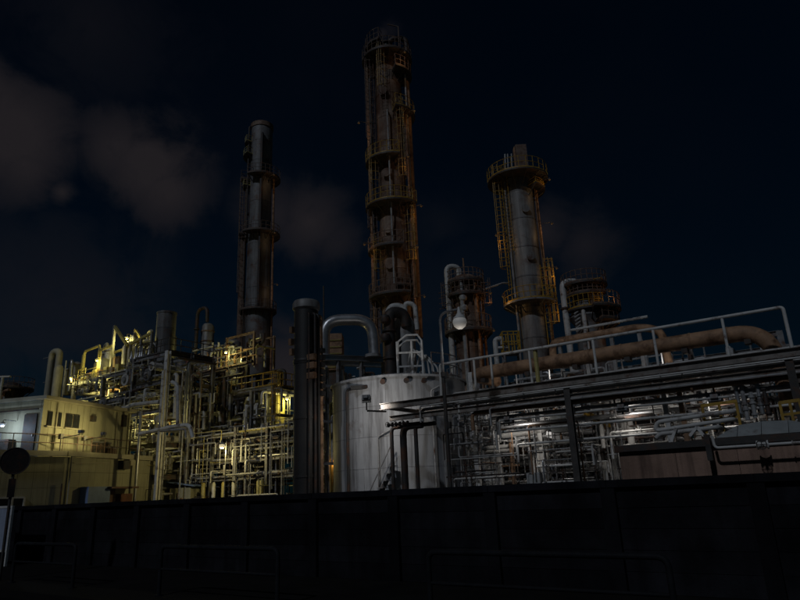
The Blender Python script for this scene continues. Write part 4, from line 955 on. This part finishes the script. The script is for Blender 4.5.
# twin pale vessel with looping pipe
c = atD(57, 385, D0+1.0); t = thing('loop_vessel', 'slim pale vessel with an inverted U pipe at the left end of the structure', 'vessel', base(c))
zv = atD(57, 366, D0+1).z; b = MB(); b.lathe(base(c), [(.40, 5), (.40, zv-.3), (.3, zv-.05), (.1, zv+.05)], 20); b.build('vessel', 'cream_trim', t)
A = atD(48.5, 385, D0+1.4); zl = atD(51, 352.5, D0+1.4).z; Bx = A+E*1.0+NN*.2
pipe(t, [Vector((A.x, A.y, 5)), Vector((A.x, A.y, zl)), Vector((Bx.x, Bx.y, zl)), Vector((Bx.x, Bx.y, 5))], .30, 'cream_trim', bend=.5, n=16, name='loop_pipe')
for v in (358, 382): q_ = atD(46, v, D0+1.4); b = MB(); b.bar(q_-E*.5, q_+E*.5, .06, .08); b.build('clip', 'steel_grey', t)
b = MB(); b.cyl(base(atD(64, 380, D0+1))+Z*8, Vector((*atD(64, 380, D0+1).xy, atD(64, 361, D0+1).z)), .06, 8); b.build('vent', 'pipe_grey', t)
b = MB(); b.box(base(c)+Z*2.5, 2.4, 1.8, 5.0); b.build('plinth', 'steel_dark', t)


# row of domed drums and ducts along the structure roof
rd = thing('roof_drums', 'row of domed drums and bent ducts along the structure roof', 'drums', G(uS(100, 370, D0+3), D0+3.2, zt1-.75))
for k, (u, vt, r_, mt) in enumerate(((70, 368, .42, 'cream_trim'), (77, 362, .5, 'shell_pale'), (103, 352, .55, 'cream_trim'), (109, 349, .45, 'pipe_white'), (128, 345, .5, 'cream_trim'), (135, 340, .55, 'pipe_white'), (146, 340, .5, 'cream_trim'), (154, 343, .4, 'pipe_white'))):
    dd = 3.0+(k % 3)*.4; p = base(atD(u, 365, D0+dd)); zt_ = atD(u, vt, D0+dd).z; zb_2 = zt1-.75 if u < 125 else zt1
    b = MB(); b.lathe(p, [(r_*.9, zb_2), (r_, zb_2+.1), (r_, zt_-r_*.6), (r_*.75, zt_-r_*.2), (r_*.3, zt_), (.05, zt_+.03)], 20); o = b.build('drum', mt, rd)
    b = MB(); b.sector(p, r_-.02, r_+.05, zt_-r_*.75, zt_-r_*.6, 0, 2*math.pi, 20); b.build('band', 'steel_brown', o)
    if k % 2 == 0:
        pipe(rd, [p+Z*(zt_-.1), p+Z*(zt_+.55), p+E*1.1-NN*.4+Z*(zt_+.55), p+E*1.1-NN*.4+Z*(zb_2+.2)], .15, 'cream_trim' if k % 4 else 'pipe_clad', bend=.35, n=12, name='bent_duct')
# grey vent stack on the structure
c = atD(164.5, 350, D0+2.5); z1 = atD(164, 314, D0+2.5).z
t = thing('vent_stack', 'short plain grey vent stack on the steel structure', 'stack', Vector((*c.xy, zt1)))
shell(t, base(c), [(.78, zt1), (.78, z1)], 'shell_grey', 1.5, 28, band=False)
b = MB(); b.sector(base(c), .66, .82, z1-.12, z1+.02, 0, 2*math.pi, 28); b.build('lip', 'shell_grey', t)

# second structure, between vent stack and slender column: drums, thin goose-neck
c = atY(212, 400, 56); s1_, D1_ = sD(c); z2 = zat(212, 372, c)
t = thing('drum_structure', 'open frame with upright pale drums left of the slender column', 'process structure', base(c))
frame(t, [(s1_+x, D1_+y, 0, z2) for x in (-4.5, -1.5, 1.5, 4.5) for y in (0, 4)],
      [(G(s1_-4.5, D1_+y, z), G(s1_+4.5, D1_+y, z)) for y in (0, 4) for z in (z2*.35, z2*.55, z2*.78, z2)], 'steel_dark', .3, .3)
jumble(t, s1_-4.5, s1_+4.5, D1_-.5, D1_+2, z2*.3, z2+.3, 110, 61, MIX_D, rr=(.05, .18), lmax=5, valves=.25)
for u, vt, r_, mt in ((206, 324, .6, 'shell_pale'), (216, 345, .55, 'shell_pale'), (232, 340, .75, 'shell_pale'), (224, 352, .35, 'pipe_brown'), (240, 350, .4, 'shell_pale'), (182, 352, .55, 'shell_grey'), (190, 356, .45, 'pipe_red')):
    p = base(atD(u, 370, D1_+1.6)); zt_ = atD(u, vt, D1_+1.6).z
    b = MB(); b.lathe(p, [(r_, z2*.5), (r_, zt_-.35), (r_*.7, zt_-.08), (.1, zt_)], 20); o = b.build('drum', mt, t)
    for z in (zt_-.9, zt_-1.9): b = MB(); b.sector(p, r_-.02, r_+.06, z, z+.12, 0, 2*math.pi, 20); b.build('band', 'steel_brown', o)
jumble(t, s1_-4, s1_+5.2, D1_+.4, D1_+2.6, z2, z2+2.6, 60, 62, MIX_Y+['pipe_brown']*3, rr=(.05, .13), lmax=3, pv=.4)
frame(t, [(s1_+x, D1_+y, z2, z2+3.1) for x in (1.0, 4.6) for y in (.6, 3)], [(G(s1_+1.0, D1_+y, z2+3.0), G(s1_+4.6, D1_+y, z2+3.0)) for y in (.6, 3)], 'steel_brown', .18, .18)
rails(t, [G(s1_-4.5, D1_-.1, z2+.15), G(s1_+4.5, D1_-.1, z2+.15)], 1.05, 'steel_brown', .04)
A = atD(194.5, 370, D1_+.5); zt_ = atD(200, 309, D1_+.5).z; Bq = base(atD(207, 322, D1_+.5))
t = thing('goose_neck_pipe', 'thin black goose-neck pipe beside the grey vent stack', 'pipe', base(A))
pipe(t, [base(A)+Z*2, Vector((A.x, A.y, zt_)), Vector((Bq.x, Bq.y, zt_)), Vector((Bq.x, Bq.y, zt_-1.5))], .17, 'pipe_dark', bend=.75, n=12)
for k in range(3): b = MB(); b.cyl(base(A)+Z*(zt_-2-k*2), base(A)+Z*(zt_-1.88-k*2), .28, 14); b.build('flange', 'pipe_dark', t)

# ------------------------------------------------------------------ cream buildings at the left
def panel_wall(root, p0, p1, z0, z1, nx, nz, mt, thick=.12, name='panel', gap=.012, jit=.004, skip=()):
    d = (p1-p0); ln = d.length; d.normalize(); nrm = d.cross(Z)   # faces right-hand side of travel
    for i in range(nx):
        for k in range(nz):
            if (i, k) in skip: continue
            c = p0+d*(ln*(i+.5)/nx)+Z*(z0+(z1-z0)*(k+.5)/nz)-nrm*(thick/2+rnd.uniform(0, jit))
            b = MB(); b.box(c, ln/nx-gap, thick, (z1-z0)/nz-gap, d, nrm, Z); b.build(name, mt, root)
HB = 4.75
q0, q1, q2 = atZ(-12, 450, HB), atZ(66, 451.5, HB), atZ(181, 458.5, HB)
bl = thing('cream_building', 'low flat-roofed cream building behind the street wall at left', 'building', base(q1))
q0, q1, q2 = base(q0), base(q1), base(q2)
back = Vector((-.96, .28, 0))*8
panel_wall(bl, q0, q1, 0, HB-.3, 5, 5, 'cream'); panel_wall(bl, q1, q2, 0, HB-.3, 9, 5, 'cream')
for a, c2 in ((q0, q1), (q1, q2)):
    d = (c2-a).normalized(); nr = d.cross(Z); b = MB(); b.bar(a+Z*(HB-.13)+nr*.06, c2+Z*(HB-.13)+nr*.06, .3, .3); b.build('parapet', 'cream_trim', bl)
b = MB(); i = 0; b.v += [q0, q1, q2, q2+back, q0+back]; top_ = [v+Z*(HB-.32) for v in b.v]; b.v = [v-Vector((.05, 0, 0))+(back.normalized()*.14) for v in b.v]; b.v += [v+back.normalized()*.14 for v in top_]
for f in ((0, 1, 6, 5), (1, 2, 7, 6), (2, 3, 8, 7), (3, 4, 9, 8), (4, 0, 5, 9), (5, 6, 7, 8, 9)): b.f.append(f); b.sm.append(False)
b.build('core', 'cream', bl)
d12 = (q2-q1).normalized(); n12 = d12.cross(Z); d01 = (q1-q0).normalized(); n01 = d01.cross(Z)
def wpt(u, v):   # point of the right facade seen at photo pixel
    r_ = ray(u, v); k = (q1-CAM).dot(n12)/r_.dot(n12); return CAM+r_*k
for u in (69, 156):
    p = base(wpt(u, 470)); pipe(bl, [p+n12*.12+Z*.2, p+n12*.12+Z*(HB-.1)], .055, 'cream_trim', name='drain_pipe')
p = base(wpt(61, 480)); pipe(bl, [p+n12*.1+Z*.2, p+n12*.1+Z*2.9], .05, 'pipe_dark', name='conduit')
p = wpt(122, 465); b = MB(); b.box(p+n12*.2, .75, .4, .55, d12, n12, Z); b.build('wall_vent', 'steel_dark', bl)
b = MB(); b.box(wpt(127, 463)+n12*.22, .5, .36, .4, d12, n12, Z); b.build('wall_vent', 'cream_trim', bl)
for u, v0_, u1_, v1_ in ((73, 463, 83, 490), (83, 463, 108, 472)):
    a = wpt(u, v0_); c2 = wpt(u1_, v0_); b = MB(); b.bar(a+n12*.05, c2+n12*.05, .04, .05); b.build('cable_tray', 'cream_trim', bl)
# canopy with blue sheet and brown door below
a, c2 = wpt(80, 487), wpt(102, 487); z0_ = 1.0
b = MB(); b.box(a.lerp(c2, .5)*1-Z*.75+n12*.35, (c2-a).length, .6, 1.5, d12, n12, Z); b.build('blue_cabinet', 'blue_roof', bl)
a, c2 = wpt(99, 487.5), wpt(126, 488.5)
b = MB(); b.box(a.lerp(c2, .5)+n12*.5, (c2-a).length, 1.0, .12, d12, n12, Z); b.build('canopy', 'door_brown', bl)
b = MB(); b.box(a.lerp(c2, .3)-Z*.9+n12*.06, (c2-a).length*.5, .1, 1.6, d12, n12, Z); b.build('door', 'door_brown', bl)
b = MB(); b.box(a.lerp(c2, .85)-Z*.85+n12*.2, (c2-a).length*.45, .4, 1.0, d12, n12, Z); b.build('crate_panel', 'pipe_red', bl)
# window frame low at the left end
fr = lambda u, v: (lambda r_: CAM+r_*((q0-CAM).dot(n01)/r_.dot(n01)))(ray(u, v))
a, c2 = fr(-3, 498), fr(24, 497.5)
for k, (p, q_) in enumerate(((a, c2), (c2, c2-Z*.8), (fr(12, 498), fr(12, 498)-Z*.8))): b = MB(); b.bar(p+n01*.06, q_+n01*.06, .1, .1); b.build('window_frame', 'steel_white', bl)
b = MB(); b.box(a.lerp(c2, .5)-Z*.45+n01*.02, (c2-a).length, .04, .8, d01, n01, Z); b.build('window_pane', 'glass_dark', bl)
# small blue-roofed lean-to at the right end
a, c2 = wpt(160, 486), wpt(190, 487.5); t = thing('blue_shed', 'small blue-roofed shed at the right end of the cream building', 'shed', base(a.lerp(c2, .5))+n12*1.5)
w_ = (c2-a).length; m_ = base(a.lerp(c2, .5))+n12*1.6; zs_ = a.z
b = MB(); b.box(m_+Z*(zs_/2-.1), w_*.92, 1.7, zs_-.2, d12, n12, Z); b.build('wall', 'cream', t)
b = MB(); b.bar(m_-n12*1.1+Z*(zs_+.25)-d12*0, m_+n12*1.15+Z*(zs_-.1), w_, .08, Z); b.build('roof', 'blue_roof', t)
b = MB(); b.box(m_+n12*.88+d12*.3+Z*(zs_*.45), w_*.3, .05, zs_*.75, d12, n12, Z); b.build('door', 'shed_blue', t)
# roof rail on the low building
rr_ = thing('roof_rail', 'thin rusty roof rail on the low cream building in front of the cabin', 'guard rail', q1+Z*HB)
rails(rr_, [q0+Z*HB-n01*.5, q1+Z*HB-n12*.3, q1+d12*8.5+Z*HB-n12*.3], 1.0, 'steel_brown', .028, 1.3, toe=False)
nc_dir = Vector((1, -.25, 0)).normalized()
for u, v in ((66, 436), (89, 438)):
    p = wpt(u, v)-n12*.35; b = MB(); b.cyl(Vector((*p.xy, HB)), p, .035, 6).box(p, .3, .2, .3); b.build('spot_fixture', 'steel_dark', rr_)
    b = MB(); b.bar(p-Z*.1, p+n12*1.3+Z*.02, .05, .05); b.build('bracket', 'steel_dark', rr_)
    flood(p+n12*1.3+Z*.2, p-nc_dir*4+Z*.3, 'small floodlight on the roof rail facing the cabin, '+('left' if u == 66 else 'right')+' one of two', WARM, 110, 'lamp_warm', .28, .2, size=150)
# cabin on the roof
HC = 8.0
k0, k1 = base(atZ(44.5, 396, HC)), base(atZ(130, 410, HC)); dc = (k1-k0).normalized(); nc_ = dc.cross(Z)
cb = thing('roof_cabin', 'cream upper cabin with dark windows on the low building roof', 'cabin', k0+Z*(HB-.3))
zA = HB-.32
nx = 14; ln = (k1-k0).length
def kpt(u, v): r_ = ray(u, v); return CAM+r_*((k0-CAM).dot(nc_)/r_.dot(nc_))
panel_wall(cb, k0, k1, zA, HC-.2, nx, 1, 'cream', gap=.02)
b = MB(); bk = -nc_*5
b.v += [k0-nc_*.14+Z*zA, k1-nc_*.14+Z*zA, k1+bk+Z*zA, k0+bk+Z*zA]; b.v += [v+Z*(HC-.22-zA) for v in b.v[:4]]
for f in ((0, 1, 5, 4), (1, 2, 6, 5), (2, 3, 7, 6), (3, 0, 4, 7), (4, 5, 6, 7)): b.quad(*f)
b.build('core', 'cream', cb)
b = MB(); b.box((k0+k1)/2+bk/2+Z*(HC-.1)+nc_*.1, ln+.5, 5.6, .2, dc, nc_, Z); b.build('roof', 'cream_trim', cb)
for ua, ub in ((48, 52.5), (56, 61.5), (66, 72.5), (73.5, 79.5)):
    A, B_ = kpt(ua, 411+(ua-48)*.13), kpt(ub, 411+(ub-48)*.13); zlo = kpt((ua+ub)/2, 426+(ua-48)*.1).z; zhi = A.z
    wd = (B_-A).length; cc = Vector((*A.lerp(B_, .5).xy, (zlo+zhi)/2))
    b = MB(); b.box(cc+nc_*.02, wd, .06, zhi-zlo, dc, nc_, Z); wn_ = b.build('window', 'steel_dark', cb)
    for kx in (-.25, .25): b = MB(); b.box(cc+nc_*.055+dc*(wd*kx), wd*.44, .02, (zhi-zlo)*.9, dc, nc_, Z); b.build('pane', 'glass_dark', wn_)
    b = MB(); b.box(Vector((cc.x, cc.y, zlo-.06))+nc_*.08, wd+.2, .18, .08, dc, nc_, Z); b.build('sill', 'cream_trim', wn_)
for u, v, w__, h__ in ((92, 419, .35, .35), (123, 421, .35, .8)):
    b = MB(); b.box(kpt(u, v)+nc_*.1, w__, .22, h__, dc, nc_, Z); b.build('wall_box', 'steel_dark', cb)
for u in (55, 116, 128): p = kpt(u, 425); b = MB(); b.cyl(Vector((p.x, p.y, zA))+nc_*.08, Vector((p.x, p.y, HC-.3))+nc_*.08, .05, 8); b.build('drain_pipe', 'cream_trim', cb)
# tanks and boxes on the low roof right of the cabin
for k, (u, w__, h__, lb) in enumerate(((112, 1.5, 1.1, 'dark ribbed roof tank in front of the cabin right end'), (121, 1.0, .8, 'small brown roof box beside the dark roof tank'))):
    p = wpt(u, 440)-n12*1.2; t = thing('roof_box', lb, 'box', Vector((p.x, p.y, HB-.3)))
    b = MB(); b.box(Vector((p.x, p.y, HB-.32+h__/2)), w__, 1.0, h__, d12, n12, Z); b.build('casing', 'steel_dark' if k == 0 else 'steel_brown', t)
    b = MB(); b.box(Vector((p.x, p.y, HB-.3+h__)), w__+.12, 1.1, .08, d12, n12, Z); b.build('lid', 'steel_grey', t)
    for j in range(4): b = MB(); b.box(Vector((p.x, p.y, HB-.32+h__/2))+n12*.52+d12*(w__*(j-1.5)/4), .06, .05, h__*.9, d12, n12, Z); b.build('rib', 'steel_brown', t)
# the cabin's end wall, blue lamp light painted into its colour, with its door
panel_wall(cb, k0-nc_*5, k0-nc_*.13, zA, HC-.2, 8, 1, 'shed_blue', gap=.02)
ed = -dc
b = MB(); b.box(k0-nc_*.75+ed*.04+Z*(zA+1.3), .9, .08, 2.5, nc_, ed, Z); dr_ = b.build('door', 'steel_dark', cb)
b = MB(); b.box(k0-nc_*.45+ed*.10+Z*(zA+1.3), .06, .06, .16, nc_, ed, Z); b.build('handle', 'steel_white', dr_)
for k, (a_, h_) in enumerate(((2.0, 1.1), (3.1, 1.6), (4.2, .9))):
    b = MB(); b.box(k0-nc_*a_+ed*.3+Z*(zA+h_/2), .7, .5, h_, nc_, ed, Z); b.build('locker', 'steel_grey' if k % 2 else 'steel_dark', cb)
b = MB(); b.bar(k0-nc_*.2+ed*.1+Z*(HC-.75), k0-nc_*4.8+ed*.1+Z*(HC-.75), .05, .08); b.build('cable_tray', 'steel_dark', cb)
endlamp = k0-nc_*1.75+ed*1.0+Z*(zA+1.9)
# dark far column at the left edge
c = col_at(10, 400, 66); t = thing('far_left_unit', 'dark equipment cluster at the far left skyline', 'process unit', c)
zt_ = zat(10, 384, c); b = MB(); b.lathe(c, [(1.2, 0), (1.2, zt_-.6), (.8, zt_), (.2, zt_+.2)], 20); b.build('vessel', 'steel_dark', t)
platform(t, c, 1.2, 2.1, zt_-.6, 0, 360)
p = col_at(-.5, 400, 60); b = MB(); b.cyl(p, p+Z*zat(0, 377, p), .13, 10); b.build('pole', 'steel_white', t); b = MB(); b.box(p+Z*zat(0, 377, p)+Vector((.25, 0, 0)), 1, .3, .15, Vector((1, 0, 0)), Vector((0, 1, 0))); b.build('pole_head', 'steel_white', t)
sg, Dg = sD(c); jumble(t, sg-2.4, sg+2.4, Dg-2.5, Dg-1.3, 4, zt_-.6, 24, 91, MIX_D, rr=(.06, .16), lmax=3)

# dim backdrop plant between and behind the racks on the right
c = atD(640, 430, 34); sb_, Db_ = sD(c); zb_ = uZ(640, 352, 34)
t = thing('rear_structure', 'dark rear steel structure seen through the pipe racks at right', 'process structure', base(c))
frame(t, [(sb_+x, 34+y, 0, zb_) for x in (-9, -5, -1, 3, 7) for y in (0, 4)], [(G(sb_-9, 34+y, z), G(sb_+7, 34+y, z)) for y in (0, 4) for z in (zb_*.4, zb_*.62, zb_*.82, zb_-.1)], 'steel_grey', .26, .26)
jumble(t, sb_-9, sb_+7, 33, 37, .5, zb_-.2, 150, 95, MIX_D+['pipe_white']*3, rr=(.05, .16), lmax=6)

# ------------------------------------------------------------------ lit lamps of the plant
p = atD(222, 446, BD-2.2)
bulkhead(p, 'brightest lit lamp, glowing warm before the left pipe rack', 'lamp_warm', WARM, 230, r=.2, bulb=.2)
p = atD(333, 444, BD-1.6); bulkhead(p, 'yellow white lamp between the black stack and the tank, upper of two', 'lamp_green', WARM, 45, r=.14)
p = atD(333, 459, BD-1.8); bulkhead(p, 'orange lamp between the black stack and the tank, lower of two', 'lamp_sodium', SOD, 40, r=.14)
p = atY(287, 398, 50.5); bulkhead(p, 'yellow lamp on the lit frame at the foot of the slender column', 'lamp_green', GREEN, 130, r=.16)
bulkhead(endlamp, 'blue white lamp at the left end wall of the cabin', 'lamp_cool', COOL, 75, r=.13, arm=dc*.9)
p = atD(127, 338, D0+2.2); bulkhead(p, 'yellow lamp between hopper and arched pipes on the structure roof', 'lamp_green', GREEN, 190, r=.14, foot=zt1-.3)
p = atD(97, 360, D0+.6); bulkhead(p, 'yellow lamp at the domed vessel cage on the roof', 'lamp_green', GREEN, 120, r=.13, foot=zt1-.8)
p = atD(105, 388, D0+.8); bulkhead(p, 'lamp on the structure just above the cabin roof', 'lamp_warm', GREEN, 165, r=.12)
p = atY(226, 352, 54); bulkhead(p, 'lamp among the upright drums left of the slender column', 'lamp_warm', GREEN, 130, r=.13)
p = atD(150, 425, D0+1); bulkhead(p, 'lamp low in the open steel structure right of the cabin', 'lamp_warm', GREEN, 165, r=.12)
# floodlights added on the bridge to light the tank and the racks behind it
p = G(s_l-.1, FD-.75, zB1+.15); flood(p, tc+Z*(zt*.55), 'small added floodlight at the left tip of the bridge facing the tank', NEUT, 150, w=.3, h=.2, stand=.3, size=165); b = MB(); b.bar(G(s_l-.1, FD-.75, zB1-.3), G(s_l+.2, FD+.05, zB1-.3), .06, .06); b.build('outrigger', 'steel_dark', br)
p = G(uS(560, 356, 22.2), 22.2, zp-.02); flood(p, p+Vector((-.2, 2, -2.0)), 'added floodlight behind the large brown pipe above the dark bridge column', NEUT, 105, stand=.75, size=150)
p = G(uS(680, 345, 22.2), 22.2, zp-.02); flood(p, p+Vector((.3, 2, -2.0)), 'added floodlight behind the large brown pipe near its elbow', NEUT, 105, stand=.75, size=150)

for u, lb, wt in ((508, 'added floodlight hung under the bridge right of the tank', 36), (622, 'added floodlight hung under the bridge above the left end of the concrete wall', 30), (716, 'added floodlight hung under the bridge near the yellow guard rail', 34)):  # added under the bridge for more light on the rack fronts
    p = G(uS(u, 400, FD+.5), FD+.5, zB2-.62); flood(p, p+NN*2-Z*.7, lb, NEUT, wt, w=.34, h=.22, size=150, stand=-.85)


# small sodium lamps added under the platforms to throw warm light on the columns
def added_column_lamps(name, spots, watts, col=SOD):
    t = bpy.data.objects[name]; c = Vector(t.location)
    for u, v, an, off in spots:
        a = R(an); d = Vector((math.cos(a), math.sin(a), 0)); p = c+d*off+Z*atY(u, v, c.y).z
        b = MB(); b.lathe(p, [(.04, .22), (.07, .14), (.12, .06), (.12, .03)], 12); lm = b.build('added_platform_lamp', 'steel_dark', t); b = MB(); b.cyl(c+d*1.0+Z*(p.z+.2), p+Z*.2, .03, 6); b.build('arm', 'steel_dark', lm)
        b = MB(); b.lathe(p, [(.001, -.07), (.07, -.03), (.09, .03)], 12, caps=False); b.build('glass', 'lamp_small', lm)
        point(t, p-Z*.6, col, watts, .1)
added_column_lamps('distillation_column', [(392, 70, -55, 2.9), (392, 124, -40, 2.9), (392, 172, -60, 2.9), (392, 216, -35, 2.9), (392, 258, -50, 2.9), (392, 305, -40, 2.9), (392, 128, 200, 2.9), (392, 250, 210, 2.9)], 7.5, (1, .56, .22))
added_column_lamps('grey_column', [(522, 190, -35, 3.0), (522, 230, -25, 2.6), (522, 275, -30, 2.6), (522, 312, -30, 2.8), (522, 300, 205, 2.8), (522, 240, 205, 2.9)], 10, (1, .58, .22))
added_column_lamps('slender_column', [(258, 184, -45, 3.1), (258, 240, -40, 3.1), (258, 290, -30, 3.1), (258, 345, -50, 3.4)], 8, (1, .6, .28))
added_column_lamps('stubby_column', [(467, 300, -40, 2.2), (467, 338, -50, 2.5)], 7)
added_column_lamps('drum_column', [(590, 300, -60, 2.4), (590, 330, -50, 2.5)], 7)

p = atD(71, 378, D0-.5); bulkhead(p, 'added yellow lamp at the left roof edge beside the inverted U pipe', 'lamp_green', GREEN, 110, r=.12, foot=zt1-2.5)  # added to brighten the slim vessel and its U pipe
